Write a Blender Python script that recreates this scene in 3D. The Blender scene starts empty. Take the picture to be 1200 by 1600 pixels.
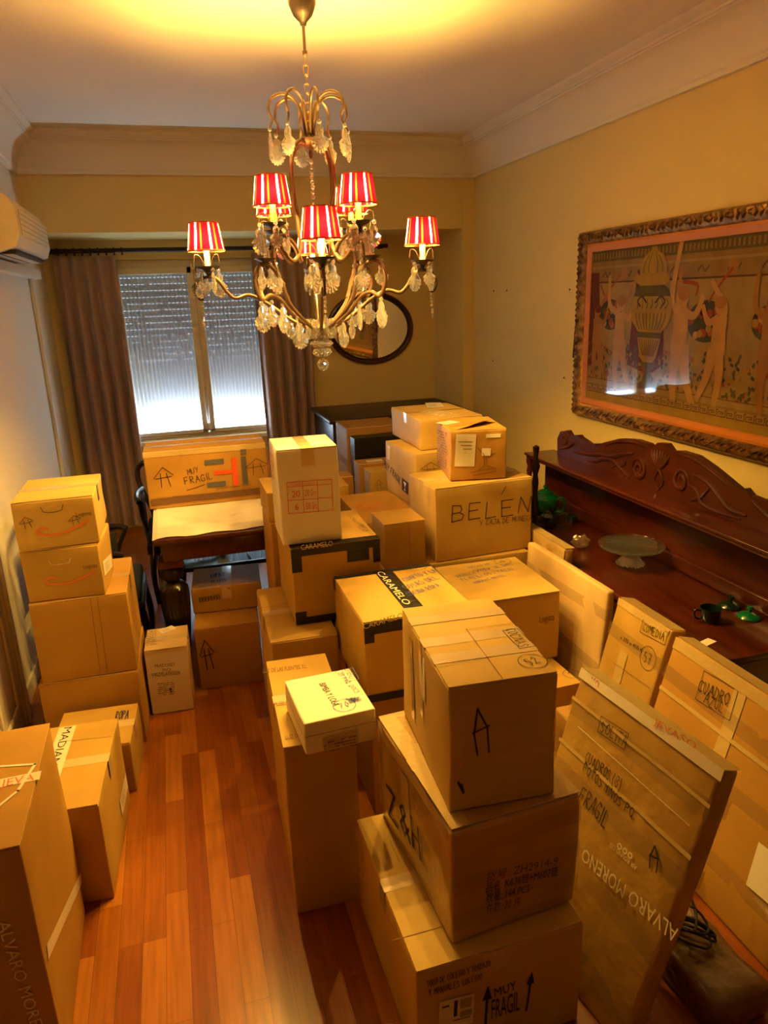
import bpy, bmesh, math, random
from math import sin, cos, pi, radians, sqrt, atan2, degrees
from mathutils import Vector, Matrix, noise
random.seed(7)
scn = bpy.context.scene
COL = scn.collection

# ---------------------------------------------------------------- camera
cam = bpy.data.cameras.new('camera'); camo = bpy.data.objects.new('camera', cam); COL.objects.link(camo)
cam.sensor_fit = 'HORIZONTAL'; cam.sensor_width = 36.0; cam.lens = 36.0 * 1130.41 / 1200.0
cam.clip_start = .02
YAW, PIT, ROL = radians(15.824), radians(16.593), radians(-2.0728)
_f = Vector((sin(YAW)*cos(PIT), cos(YAW)*cos(PIT), -sin(PIT)))
_r0 = Vector((cos(YAW), -sin(YAW), 0)); _u0 = _r0.cross(_f)
_r = _r0*cos(ROL) + _u0*sin(ROL); _u = -_r0*sin(ROL) + _u0*cos(ROL)
camo.matrix_world = Matrix(((_r.x, _u.x, -_f.x, 0), (_r.y, _u.y, -_f.y, 0), (_r.z, _u.z, -_f.z, 1.85), (0, 0, 0, 1)))
scn.camera = camo

# ---------------------------------------------------------------- view, world, daylight
vs = scn.view_settings; vs.view_transform = 'Standard'; vs.look = 'None'; vs.gamma = 1.0; vs.use_curve_mapping = False
vs.exposure = 0.76
wd = bpy.data.worlds.new('world'); scn.world = wd; wd.use_nodes = True
bgn = wd.node_tree.nodes['Background']; bgn.inputs[0].default_value = (.55, .78, 1.0, 1); bgn.inputs[1].default_value = 2.2
def area(name, loc, direction, sx, sy, power, color):
    l = bpy.data.lights.new(name, 'AREA'); l.shape = 'RECTANGLE'; l.size = sx; l.size_y = sy; l.energy = power; l.color = color
    o = bpy.data.objects.new(name, l); COL.objects.link(o); o.location = loc
    o.rotation_euler = Vector(direction).to_track_quat('-Z', 'Y').to_euler(); return o
# daylight entering under the half-lowered shutter
DAY = area('daylight_under_shutter', (.25, 6.535, .80), (0, -1, .55), 1.10, .06, 22, (.62, .84, 1.0))
LAMP_W = 30; LAMP_C = (1.0, .56, .10)
#ROOM = area('warm_hall_light', (.8, -1.35, 2.0), (0, 1, -.1), 1.6, 1.6, 5.0, (1.0, .50, .13))

# ---------------------------------------------------------------- materials
MATS = {}
def mat(name, col, rough=.6, metal=0, spec=.5, coat=0, coatr=.1, trans=0, ior=1.45, emit=None, es=0, alpha=1, bump=None, var=None, sheen=0):
    m = bpy.data.materials.new(name); m.use_nodes = True; nt = m.node_tree; b = nt.nodes['Principled BSDF']
    b.inputs['Base Color'].default_value = (*col, 1); b.inputs['Roughness'].default_value = rough; b.inputs['Metallic'].default_value = metal
    b.inputs['Specular IOR Level'].default_value = spec; b.inputs['Coat Weight'].default_value = coat; b.inputs['Coat Roughness'].default_value = coatr
    b.inputs['Transmission Weight'].default_value = trans; b.inputs['IOR'].default_value = ior; b.inputs['Alpha'].default_value = alpha
    b.inputs['Sheen Weight'].default_value = sheen
    if emit: b.inputs['Emission Color'].default_value = (*emit, 1); b.inputs['Emission Strength'].default_value = es
    L = nt.links.new; N = nt.nodes.new
    if var or bump:
        tc = N('ShaderNodeTexCoord')
    if var:   # (scale, second colour, stretch)
        mp = N('ShaderNodeMapping'); mp.inputs['Scale'].default_value = var[2]; L(tc.outputs['Object'], mp.inputs[0])
        n = N('ShaderNodeTexNoise'); n.inputs['Scale'].default_value = var[0]; n.inputs['Detail'].default_value = 4; L(mp.outputs[0], n.inputs[0])
        r = N('ShaderNodeValToRGB'); r.color_ramp.elements[0].position = .3; r.color_ramp.elements[1].position = .7
        r.color_ramp.elements[0].color = (*col, 1); r.color_ramp.elements[1].color = (*var[1], 1)
        L(n.outputs[0], r.inputs[0]); L(r.outputs[0], b.inputs['Base Color'])
    if bump:  # (scale, strength, stretch)
        mp2 = N('ShaderNodeMapping'); mp2.inputs['Scale'].default_value = bump[2]; L(tc.outputs['Object'], mp2.inputs[0])
        n2 = N('ShaderNodeTexNoise'); n2.inputs['Scale'].default_value = bump[0]; n2.inputs['Detail'].default_value = 3; L(mp2.outputs[0], n2.inputs[0])
        bp = N('ShaderNodeBump'); bp.inputs['Strength'].default_value = bump[1]; bp.inputs['Distance'].default_value = .01
        L(n2.outputs[0], bp.inputs['Height']); L(bp.outputs[0], b.inputs['Normal'])
    MATS[name] = m; return m
I1 = (1, 1, 1)
def board(name, c, k=.86, **kw): return mat(name, c, rough=.62, spec=.3, var=(6, tuple(x*k for x in c), I1), bump=(9, .12, (1, 1, 1)), **kw)
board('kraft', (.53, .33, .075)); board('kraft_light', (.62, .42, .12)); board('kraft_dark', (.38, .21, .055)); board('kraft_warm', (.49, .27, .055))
board('kraft_pale', (.68, .49, .24)); board('whiteboard', (.84, .79, .68), .94)
mat('creamboard', (.86, .80, .66), .5)
mat('kraft_film', (.50, .31, .08), rough=.4, coat=1, coatr=.13, var=(5, (.40, .24, .06), I1), bump=(11, .8, (1, 2, 1)))
mat('edge', (.80, .62, .34), .8); mat('shiny_tape', (.60, .44, .18), rough=.25, spec=.6, coat=1, coatr=.07, bump=(24, .35, (1, 1, 1))); mat('dark_wrap', (.10, .045, .015), rough=.35, coat=.5, bump=(20, .8, I1))
mat('clear_tape', (.66, .50, .28), rough=.25, coat=.7, coatr=.12, bump=(14, .3, (1, 1, 3)))
mat('brown_tape', (.50, .31, .13), rough=.3, coat=.5, coatr=.15, bump=(14, .2, I1))
mat('black_tape', (.008, .007, .007), rough=.38, spec=.35, coat=.15, coatr=.2, bump=(40, .6, I1))
mat('paper_tape', (.82, .74, .60), rough=.35, coat=.4, coatr=.2)
mat('ink', (.012, .010, .012), .6); mat('pen', (.06, .045, .05), .6); mat('blue', (.07, .12, .48), .6); mat('brown', (.16, .08, .035), .7)
mat('red', (.72, .09, .03), .6); mat('redp', (.70, .16, .08), .6); mat('orange', (.80, .10, .02), .6); mat('orangep', (.75, .20, .05), .6)
mat('grey', (.11, .11, .12), .6); mat('white', (.85, .80, .68), .6); mat('white2', (.80, .72, .55), .6); mat('cream', (.80, .70, .52), .6); mat('paper', (.82, .77, .66), .5); mat('tan', (.62, .48, .28), .6)
mat('ceiling_paint', (.88, .83, .72), .9, spec=.2)
mat('wall_paint', (.82, .66, .29), .85, spec=.25, bump=(60, .03, I1))
mat('left_paint', (.80, .74, .62), .8, spec=.3)
mat('white_gloss', (.82, .77, .66), .35)
mat('mahogany', (.040, .007, .003), rough=.28, coat=.4, coatr=.12, var=(3, (.082, .015, .005), (9, 1, 9)))
mat('mahogany_carved', (.040, .008, .004), rough=.3, coat=.4, coatr=.15, var=(8, (.065, .013, .005), I1))
mat('blackwood', (.012, .006, .005), rough=.3, spec=.35, coat=.2, coatr=.1)
mat('darkwood', (.030, .016, .012), rough=.4)
mat('bronze', (.13, .082, .05), rough=.42, metal=.45); mat('steel', (.50, .42, .38), rough=.28, metal=1); mat('brass', (.75, .52, .22), rough=.3, metal=1)
mat('iron', (.05, .035, .03), rough=.45, metal=.6)
mat('gold', (.50, .29, .09), rough=.30, metal=.75, var=(30, (.14, .07, .03), I1), bump=(70, .6, I1))
mat('gold_fillet', (.62, .22, .03), rough=.5, metal=0)
mat('curtain', (.40, .27, .23), rough=.85, sheen=.3, bump=(200, .1, (1, 1, .1)))
mat('plastic_cream', (.78, .70, .52), .4); mat('plastic_dark', (.03, .025, .02), .5)
mat('shutter', (.20, .18, .22), .7)
mat('runner', (.84, .78, .68), .75, bump=(4, .5, (1, 3, 1)))
mat('teal_fabric', (.035, .06, .065), .8, bump=(150, .4, I1)); mat('black_fabric', (.012, .012, .014), .8)
mat('green_glaze', (.003, .11, .045), rough=.08, coat=1, coatr=.03); mat('dark_glaze', (.006, .02, .014), rough=.1, coat=1)
mat('candle', (.85, .78, .55), .5); mat('candle_green_glow', (.62, .66, .05), .5, emit=(.8, .75, .05), es=.5)  # green sleeve has its own glow, standing in for light from the bulb
mat('bulb', (1, .9, .7), .3, emit=(1, .78, .45), es=14)
mat('mirror', (.85, .85, .85), rough=.02, metal=1)
mat('cable', (.01, .01, .01), .5)
mat('trim', (.03, .012, .006), .5)
gl = mat('glass', (1, 1, 1), rough=0, trans=1, ior=1.5)
def crystal(nm, k_):
    m = bpy.data.materials.new(nm); m.use_nodes = True; nt = m.node_tree; nt.nodes.clear(); N = nt.nodes.new; L = nt.links.new
    o = N('ShaderNodeOutputMaterial'); a = N('ShaderNodeBsdfGlass'); a.inputs['IOR'].default_value = 1.55; d = N('ShaderNodeBsdfDiffuse'); t = N('ShaderNodeBsdfTranslucent'); x = N('ShaderNodeMixShader'); x.inputs[0].default_value = .5; y = N('ShaderNodeMixShader'); y.inputs[0].default_value = k_
    L(d.outputs[0], x.inputs[1]); L(t.outputs[0], x.inputs[2]); L(a.outputs[0], y.inputs[1]); L(x.outputs[0], y.inputs[2]); L(y.outputs[0], o.inputs[0]); MATS[nm] = m
crystal('crystal', .10); crystal('cutglass', .03)
mat('tealglass', (.25, .38, .42), rough=.06, metal=.85)

def mixshader(name, col, transp, transl=0, gloss=0, diffuse=True):
    m = bpy.data.materials.new(name); m.use_nodes = True; nt = m.node_tree; nt.nodes.clear(); N = nt.nodes.new; L = nt.links.new
    out = N('ShaderNodeOutputMaterial'); d = N('ShaderNodeBsdfDiffuse'); d.inputs[0].default_value = (*col, 1)
    t = N('ShaderNodeBsdfTranslucent'); t.inputs[0].default_value = (*col, 1); p = N('ShaderNodeBsdfTransparent')
    g = N('ShaderNodeBsdfGlossy'); g.inputs['Roughness'].default_value = .05 if gloss < .5 else .12
    a = N('ShaderNodeMixShader'); a.inputs[0].default_value = transl; L(d.outputs[0], a.inputs[1]); L(t.outputs[0], a.inputs[2])
    b = N('ShaderNodeMixShader'); b.inputs[0].default_value = gloss; L(a.outputs[0], b.inputs[1]); L(g.outputs[0], b.inputs[2])
    c = N('ShaderNodeMixShader'); c.inputs[0].default_value = transp; L(b.outputs[0], c.inputs[1]); L(p.outputs[0], c.inputs[2]); L(c.outputs[0], out.inputs[0])
    MATS[name] = m; return m
mixshader('sheer', (.86, .87, .9), .42, .60)
mixshader('pane', (1, 1, 1), .93, 0, 1)
mixshader('film', (.75, .62, .42), .78, 0, .75)
mixshader('shade_red', (.24, .005, .035), 0, .03); mixshader('shade_gold', (.45, .13, .03), 0, .03); mixshader('shade_pale', (1.0, .85, .75), 0, .75)
mixshader('shade_trim', (.55, .17, .06), 0, .25)

def floor_mat():
    m = mat('parquet', (.3, .1, .03), rough=.30, spec=.4, coat=.10, coatr=.12); nt = m.node_tree; b = nt.nodes['Principled BSDF']; N = nt.nodes.new; L = nt.links.new
    tc = N('ShaderNodeTexCoord'); mp = N('ShaderNodeMapping'); mp.inputs['Rotation'].default_value = (0, 0, radians(90)); L(tc.outputs['Object'], mp.inputs[0])
    br = N('ShaderNodeTexBrick'); br.offset = .37; br.offset_frequency = 3; br.squash = 1
    for k, v in (('Scale', 1), ('Brick Width', .47), ('Row Height', .0685), ('Mortar Size', .0006), ('Mortar Smooth', .3), ('Bias', -.25)): br.inputs[k].default_value = v
    br.inputs['Color1'].default_value = (.25, .064, .007, 1); br.inputs['Color2'].default_value = (.50, .185, .022, 1); br.inputs['Mortar'].default_value = (.10, .03, .01, 1)
    L(mp.outputs[0], br.inputs['Vector'])
    mp2 = N('ShaderNodeMapping'); mp2.inputs['Scale'].default_value = (22, 1.2, 1); L(tc.outputs['Object'], mp2.inputs[0])
    n = N('ShaderNodeTexNoise'); n.inputs['Scale'].default_value = 3; n.inputs['Detail'].default_value = 5; L(mp2.outputs[0], n.inputs[0])
    mr = N('ShaderNodeMapRange'); mr.inputs[1].default_value = .3; mr.inputs[2].default_value = .7; mr.inputs[3].default_value = .80; mr.inputs[4].default_value = 1.15; L(n.outputs[0], mr.inputs[0])
    mx = N('ShaderNodeMix'); mx.data_type = 'RGBA'; mx.blend_type = 'MULTIPLY'; mx.inputs[0].default_value = 1
    L(br.outputs['Color'], mx.inputs[6]); L(mr.outputs[0], mx.inputs[7]); L(mx.outputs[2], b.inputs['Base Color'])
    return m
floor_mat()

# ---------------------------------------------------------------- mesh helpers
class MB:
    def __init__(s): s.v = []; s.f = []; s.m = []; s.mats = []
    def mi(s, name):
        if name not in s.mats: s.mats.append(name)
        return s.mats.index(name)
    def add(s, vs, fs, m):
        o = len(s.v); s.v += [tuple(v) for v in vs]; s.f += [tuple(i+o for i in f) for f in fs]; s.m += [s.mi(m)]*len(fs)
    def box(s, x0, x1, y0, y1, z0, z1, m, bev=0):
        if bev <= 0:
            s.add([(x0,y0,z0),(x1,y0,z0),(x1,y1,z0),(x0,y1,z0),(x0,y0,z1),(x1,y0,z1),(x1,y1,z1),(x0,y1,z1)],
                  [(0,3,2,1),(4,5,6,7),(0,1,5,4),(1,2,6,5),(2,3,7,6),(3,0,4,7)], m)
        else: s.rbox((x0,y0,z0), (x1-x0,y1-y0,z1-z0), bev, m)
    def rbox(s, o, size, r, m, seg=1, disp=None):
        r = min(r, min(size)*.45)
        def ax(L):
            a = [0, r*.35, r]; k = seg
            a += [r+(L-2*r)*i/k for i in range(1, k)]
            return a + [L-r, L-r*.35, L]
        A = [ax(v) for v in size]
        idx = {}
        vs = []; fs = []
        def vid(p):
            k = tuple(round(c, 6) for c in p)
            if k in idx: return idx[k]
            q = Vector([min(max(p[i], r), size[i]-r) for i in range(3)]); d = Vector(p)-q
            w = q + d.normalized()*r if d.length > 1e-9 else Vector(p)
            if disp: w = Vector(w) + disp(p, size)
            idx[k] = len(vs); vs.append(Vector(o)+w); return idx[k]
        for a in range(3):
            b, c = (a+1) % 3, (a+2) % 3
            for side in (0, 1):
                for i in range(len(A[b])-1):
                    for j in range(len(A[c])-1):
                        q = []
                        for (ii, jj) in ((i, j), (i+1, j), (i+1, j+1), (i, j+1)):
                            p = [0, 0, 0]; p[a] = size[a]*side; p[b] = A[b][ii]; p[c] = A[c][jj]; q.append(vid(p))
                        if not side: q.reverse()
                        if len(set(q)) > 2: fs.append(tuple(q))
        s.add(vs, fs, m)
    def tube(s, pts, r, m, n=8, closed=False, cap=True):
        P = [Vector(p) for p in pts]; k = len(P); R = r if isinstance(r, (list, tuple)) else [r]*k
        vs = []; prev = None
        for i in range(k):
            t = (P[(i+1) % k]-P[i-1]) if closed else (P[min(i+1, k-1)]-P[max(i-1, 0)])
            if t.length < 1e-9: t = Vector((0, 0, 1))
            t.normalize()
            if prev is None:
                a = Vector((0, 0, 1)) if abs(t.z) < .9 else Vector((1, 0, 0)); nrm = t.cross(a).normalized()
            else: nrm = (prev - t*prev.dot(t)).normalized()
            prev = nrm; bn = t.cross(nrm)
            for j in range(n):
                a = 2*pi*j/n; vs.append(P[i] + (nrm*cos(a)+bn*sin(a))*R[i])
        fs = []
        for i in range(k if closed else k-1):
            for j in range(n):
                a, b = i*n+j, i*n+(j+1) % n; i2 = (i+1) % k; fs.append((a, b, i2*n+(j+1) % n, i2*n+j))
        if cap and not closed: fs.append(tuple(range(n-1, -1, -1))); fs.append(tuple((k-1)*n+j for j in range(n)))
        s.add(vs, fs, m)
    def lathe(s, prof, m, c=(0, 0, 0), n=20, capb=True, capt=True, scal=None):
        vs = []; fs = []
        for (r, z) in prof:
            for j in range(n):
                a = 2*pi*j/n; rr = r*(scal(a, z) if scal else 1); vs.append((c[0]+rr*cos(a), c[1]+rr*sin(a), c[2]+z))
        for i in range(len(prof)-1):
            for j in range(n): fs.append((i*n+j, i*n+(j+1) % n, (i+1)*n+(j+1) % n, (i+1)*n+j))
        if capb: fs.append(tuple(range(n-1, -1, -1)))
        if capt: fs.append(tuple((len(prof)-1)*n+j for j in range(n)))
        s.add(vs, fs, m)
    def prism(s, poly, axis, a0, a1, m):
        # poly: 2D outline; axis 0: (y,z) extruded in x ; axis 1: (x,z) in y ; axis 2: (x,y) in z
        def p3(p, a): return (a, p[0], p[1]) if axis == 0 else ((p[0], a, p[1]) if axis == 1 else (p[0], p[1], a))
        n = len(poly); vs = [p3(p, a0) for p in poly]+[p3(p, a1) for p in poly]
        fs = [tuple(range(n)), tuple(range(2*n-1, n-1, -1))]+[(i, i+n, (i+1) % n+n, (i+1) % n) for i in range(n)]
        s.add(vs, fs, m)
    def build(s, name, parent=None, smooth=True, ang=35):
        me = bpy.data.meshes.new(name); me.from_pydata(s.v, [], s.f)
        for m in s.mats: me.materials.append(MATS[m])
        me.polygons.foreach_set('material_index', s.m)
        bm = bmesh.new(); bm.from_mesh(me); bmesh.ops.recalc_face_normals(bm, faces=bm.faces); bm.to_mesh(me); bm.free()
        if smooth:
            me.polygons.foreach_set('use_smooth', [True]*len(me.polygons))
            try: me.set_sharp_from_angle(angle=radians(ang))
            except Exception: pass
        me.update(); o = bpy.data.objects.new(name, me); COL.objects.link(o)
        if parent: o.parent = parent
        return o
def tag(o, label=None, cat=None, group=None, kind=None):
    for k, v in (('label', label), ('category', cat), ('group', group), ('kind', kind)):
        if v: o[k] = v
    return o
def empty(name, loc=(0, 0, 0), rz=0, M=None, **kw):
    o = bpy.data.objects.new(name, None); COL.objects.link(o); o.empty_display_size = .05
    if M is not None: o.matrix_world = M
    else: o.location = loc; o.rotation_euler = (0, 0, rz)
    return tag(o, **kw)
def dup(o, parent=None):
    c = o.copy(); COL.objects.link(c)
    if parent: c.parent = parent
    for ch in list(o.children): dup(ch, c)
    return c
def spline(pts, k=6):
    P = [Vector(p) for p in pts]; P = [2*P[0]-P[1]]+P+[2*P[-1]-P[-2]]; out = []
    for i in range(1, len(P)-2):
        for j in range(k):
            t = j/k; a, b, c, d = P[i-1], P[i], P[i+1], P[i+2]
            out.append(.5*((2*b)+(c-a)*t+(2*a-5*b+4*c-d)*t*t+(3*b-a-3*c+d)*t**3))
    out.append(P[-2]); return out
def struct(mb, name, **kw): return tag(mb.build(name, **kw), kind='structure')

# ================================================================ ROOM
XL, XR, YB, YN, ZC, YW = -.85, 2.46, 5.74, -1.6, 2.965, 6.40
b = MB(); b.box(XL-.3, XR+.3, YN-.2, 7.2, -.12, 0, 'parquet'); struct(b, 'floor', smooth=False)
b = MB(); b.box(XL-.3, XR+.3, YN-.2, YB, ZC, ZC+.1, 'ceiling_paint'); struct(b, 'ceiling', smooth=False)
b = MB(); b.box(XR, XR+.12, YN, YB, 0, ZC, 'wall_paint'); b.box(XR-.10, XR+.12, YB, YW, 0, ZC, 'wall_paint')
struct(b, 'wall_right', smooth=False)
b = MB(); b.box(XL-.12, XL, YN, YW, 0, ZC, 'left_paint'); struct(b, 'wall_left', smooth=False)
b = MB(); b.box(XL, XR, YN-.12, YN, 0, ZC, 'wall_paint'); struct(b, 'wall_near', smooth=False)
b = MB(); b.box(XL, XR-.101, YB, YB+.12, 2.345, ZC, 'wall_paint'); b.box(XL, XR-.10, YB+.12, YW, 2.345, 2.46, 'wall_paint'); struct(b, 'wall_lintel', smooth=False)
WX0, WX1, WZ0, WZ1 = -.40, .90, .74, 2.20
b = MB()
b.box(XL, WX0, YW, YW+.30, 0, 2.46, 'wall_paint'); b.box(WX1, XR-.1, YW, YW+.30, 0, 2.46, 'wall_paint')
b.box(WX0, WX1, YW, YW+.30, 0, WZ0, 'wall_paint'); b.box(WX0, WX1, YW, YW+.30, WZ1, 2.46, 'wall_paint')
struct(b, 'wall_window', smooth=False)
# cove cornice: profile (distance from wall, z) swept round the room with mitred corners
prof = [(0, 2.715), (.022, 2.715), (.022, 2.735), (.03, 2.745), (.036, 2.79), (.055, 2.84), (.09, 2.885), (.13, 2.91), (.142, 2.912), (.142, 2.922), (.155, 2.922), (.155, 2.934), (.172, 2.940), (.188, 2.950), (.188, ZC), (0, ZC)]
vs = []; fs = []; n = len(prof)
for (sx, sy, cx, cy) in ((1, 1, XL, YN), (-1, 1, XR, YN), (-1, -1, XR, YB), (1, -1, XL, YB)):
    for (d, z) in prof: vs.append((cx+sx*d, cy+sy*d, z))
for i in range(4):
    j = (i+1) % 4
    for k in range(n): fs.append((i*n+k, i*n+(k+1) % n, j*n+(k+1) % n, j*n+k))
b = MB(); b.add(vs, fs, 'ceiling_paint'); struct(b, 'trim_1', ang=25)
# baseboards
b = MB(); b.box(XL+.0005, XL+.015, 3.46, YW, 0, .09, 'white_gloss', .004); struct(b, 'baseboard_left')
b = MB(); b.box(XR-.016, XR-.0005, YN, YB-.001, 0, .09, 'white_gloss', .004); struct(b, 'baseboard_right')
b = MB(); b.box(WX1+.1, XR-.11, YW-.016, YW-.0005, 0, .09, 'white_gloss', .004); struct(b, 'baseboard_window')
# door in the left wall
d = empty('door_1', (XL, 0, 0), kind='structure')
b = MB(); b.box(.001, .03, 2.42, 3.28, .01, 2.05, 'white_gloss', .003)
for (z0, z1) in ((.15, .62), (.72, 1.95)):
    for (y0, y1) in ((2.52, 2.82), (2.90, 3.20)):
        for e in ((y0, y1, z0, z0+.025), (y0, y1, z1-.025, z1), (y0, y0+.025, z0, z1), (y1-.025, y1, z0, z1)): b.box(.03, .042, e[0], e[1], e[2], e[3], 'white_gloss', .005)
b.build('door_leaf', d)
b = MB(); b.box(.001, .035, 3.30, 3.40, 0, 2.14, 'white_gloss', .006); b.box(.035, .048, 3.31, 3.335, 0, 2.12, 'white_gloss', .005); b.box(.001, .035, 2.30, 2.40, 0, 2.14, 'white_gloss', .006); b.box(.001, .035, 2.40, 3.30, 2.06, 2.14, 'white_gloss', .006)
b.build('architrave', d)
b = MB(); b.tube([(.03, 2.50, 1.02), (.075, 2.50, 1.02), (.08, 2.53, 1.02), (.08, 2.62, 1.02)], .009, 'brass'); b.build('door_handle', d)

# ---------------------------------------------------------------- window
w = empty('window_1', (0, YW, 0), kind='structure')
b = MB(); F0, F1 = .06, .12
for (x0, x1, z0, z1) in ((WX0, WX0+.04, WZ0, WZ1), (WX1-.04, WX1, WZ0, WZ1), (WX0, WX1, WZ1-.06, WZ1), (WX0, WX1, WZ0, WZ0+.03)): b.box(x0, x1, F0, F1, z0, z1, 'plastic_cream', .004)
b.build('window_frame', w)
for (x0, x1) in ((WX0+.04, .266), (.274, WX1-.04)):
    b = MB()
    for (a0, a1, z0, z1) in ((x0, x0+.05, WZ0+.03, 2.14), (x1-.05, x1, WZ0+.03, 2.14), (x0, x1, 2.085, 2.14), (x0, x1, WZ0+.03, WZ0+.06)): b.box(a0, a1, F0-.03, F1-.01, z0, z1, 'plastic_cream', .006)
    sa = b.build('window_sash', w)
    b = MB(); b.box(x0+.04, x1-.04, F0+.03, F0+.034, WZ0+.05, 2.10, 'pane'); b.build('window_pane', sa, smooth=False)
b = MB(); b.box(.252, .288, F0-.042, F0-.03, WZ0+.04, 2.16, 'plastic_cream', .004); b.build('centre_strip', w)
b = MB(); b.tube([(.27, F0-.056, .80), (.27, F0-.056, 2.17)], .0045, 'brass')
for z in (.93, 1.15, 1.60, 2.12): b.box(.258, .282, F0-.062, F0-.042, z-.012, z+.012, 'brass', .003)
b.tube([(.27, F0-.062, 1.00), (.27, F0-.085, 1.0), (.268, F0-.09, .93), (.27, F0-.088, .86)], .008, 'steel'); b.build('bolt_handle', w)
b = MB(); b.box(WX0-.02, WX1+.02, -.03, .06, WZ0-.045, WZ0-.005, 'plastic_cream', .008); b.build('window_sill', w)
# roller shutter with open light slots in its upper rows
b = MB(); zb, zt = .868, 2.20; sl = .052; z = zb; rows = int((zt-zb)/sl)+1
for i in range(rows):
    z0 = zb+i*sl; z1 = z0+sl
    b.box(WX0+.005, WX1-.005, .215, .225, z0+.006, z1, 'shutter')
    if i < 10: b.box(WX0+.005, WX1-.005, .217, .223, z0, z0+.006, 'shutter')
    else:
        x = WX0+.005; k = 0
        while x < WX1-.01:
            x2 = min(x+.014, WX1-.005)
            gap = .019 if noise.noise(Vector((i*1.7, k*.9, 3))) > (-.42 if i > 14 else -.05) else .0
            b.box(x, x2, .217, .223, z0, z0+.006, 'shutter'); b.box(x2, x2+.019, .217, .223, z0+.0042, z0+.006, 'shutter')
            if gap == 0: b.box(x2, x2+.019, .217, .223, z0, z0+.006, 'shutter')
            x = x2+.019; k += 1
b.box(WX0+.005, WX1-.005, .208, .230, zb-.03, zb+.004, 'shutter')
sh = b.build('roller_shutter', w, smooth=False)
b = MB(); b.box(WX0, WX0+.012, .2, .24, WZ0, WZ1, 'shutter'); b.box(WX1-.012, WX1, .2, .24, WZ0, WZ1, 'shutter'); b.build('shutter_guide', w)
# sheers inside each sash
def cloth(name, x0, x1, y, z0, z1, folds, amp, m, parent=None, seed=0, spread=0, th=0, top=1.0, label=None, n=None):
    n = n or folds*10; rows = 14; vs = []; fs = []; rr = random.Random(seed); ph = [rr.uniform(-.35, .35) for _ in range(folds+2)]
    def fold(t): i = int(t*folds); return t*folds*2*pi+ph[i]*(1-(t*folds-i))+ph[i+1]*(t*folds-i)
    sides = (1, -1) if th else (0,)
    for s in sides:
        for j in range(rows+1):
            v = j/rows; z = z1+(z0-z1)*v; a = amp*(top+(1-top)*min(1, v*2.5))
            for i in range(n+1):
                t = i/n; x = x0+(x1-x0)*t+spread*(t-.5)*v
                vs.append((x+.12*a*sin(fold(t)+1.2), y+a*sin(fold(t)+.6*sin(v*3+t*4))+s*th, z))
    W = n+1
    for k, s in enumerate(sides):
        o = k*W*(rows+1)
        for j in range(rows):
            for i in range(n): fs.append((o+j*W+i, o+j*W+i+1, o+(j+1)*W+i+1, o+(j+1)*W+i))
    if th:
        o = W*(rows+1)
        for j in range(rows):
            for i in (0, n): fs.append((j*W+i, (j+1)*W+i, o+(j+1)*W+i, o+j*W+i))
        for i in range(n):
            for j in (0, rows): fs.append((j*W+i, j*W+i+1, o+j*W+i+1, o+j*W+i))
    b = MB(); b.add(vs, fs, m); o = b.build(name, parent, ang=80)
    return o
for i, (x0, x1) in enumerate(((WX0+.085, .22), (.32, WX1-.085))):
    s = cloth('sheer_curtain', x0, x1, YW+.078, WZ0+.062, 2.088, 17, .006, 'sheer', seed=i)
    tag(s, ['sheer white net curtain on the left window sash', 'sheer white net curtain on the right window sash'][i], 'curtain', 'net curtains on the window sashes')
# heavy curtains on a rod
rod = empty('curtain_rod', (0, 6.29, 2.262), label='dark wooden curtain rod above the window', cat='curtain rod')
b = MB(); b.tube([(-.76, 0, 0), (1.9, 0, 0)], .017, 'trim', 12); b.build('pole', rod)
b = MB(); b.lathe([(.001, -.04), (.02, -.03), (.032, 0), (.02, .03), (.012, .045)], 'trim', n=12); f = b.build('finial', rod); f.location = (-.80, 0, 0); f.rotation_euler = (0, pi/2, 0)
for x in (-.745, 1.85):
    b = MB(); b.box(x-.012, x+.012, 0, .108, -.02, .012, 'trim', .003); b.build('bracket', rod)
for x in [-.72+i*.058 for i in range(9)]+[.98+i*.05 for i in range(8)]:
    b = MB(); b.tube([(x+.004*sin(j*3), .026*cos(2*pi*j/12), .026*sin(2*pi*j/12)-.006) for j in range(12)], .0045, 'trim', 6, closed=True); b.build('curtain_ring', rod)
c = cloth('curtain', -.765, -.315, 6.30, .06, 2.222, 5, .05, 'curtain', seed=3, spread=.03, th=.003, top=.35); tag(c, 'taupe pleated curtain hanging at the left of the window', 'curtain', 'heavy taupe curtains')
c = cloth('curtain', .735, 1.20, 6.30, .06, 2.222, 5, .05, 'curtain', seed=5, spread=-.03, th=.003, top=.35); tag(c, 'taupe pleated curtain hanging at the right of the window', 'curtain', 'heavy taupe curtains')
# small oval mirror
mr = empty('oval_mirror', (1.748, YW, 1.583), label='oval mirror in a dark wooden frame on the window wall', cat='mirror')
mr.rotation_euler = (0, radians(2.5), 0)
b = MB(); b.tube([(.375*cos(2*pi*i/64), -.018, .295*sin(2*pi*i/64)) for i in range(64)], .021, 'mahogany', 10, closed=True); b.tube([(.352*cos(2*pi*i/64), -.024, .272*sin(2*pi*i/64)) for i in range(64)], .006, 'trim', 8, closed=True); b.build('mirror_frame', mr)
b = MB(); b.prism([(.362*cos(2*pi*i/64), .282*sin(2*pi*i/64)) for i in range(64)], 1, -.014, -.004, 'mirror'); b.build('mirror_glass', mr)
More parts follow.
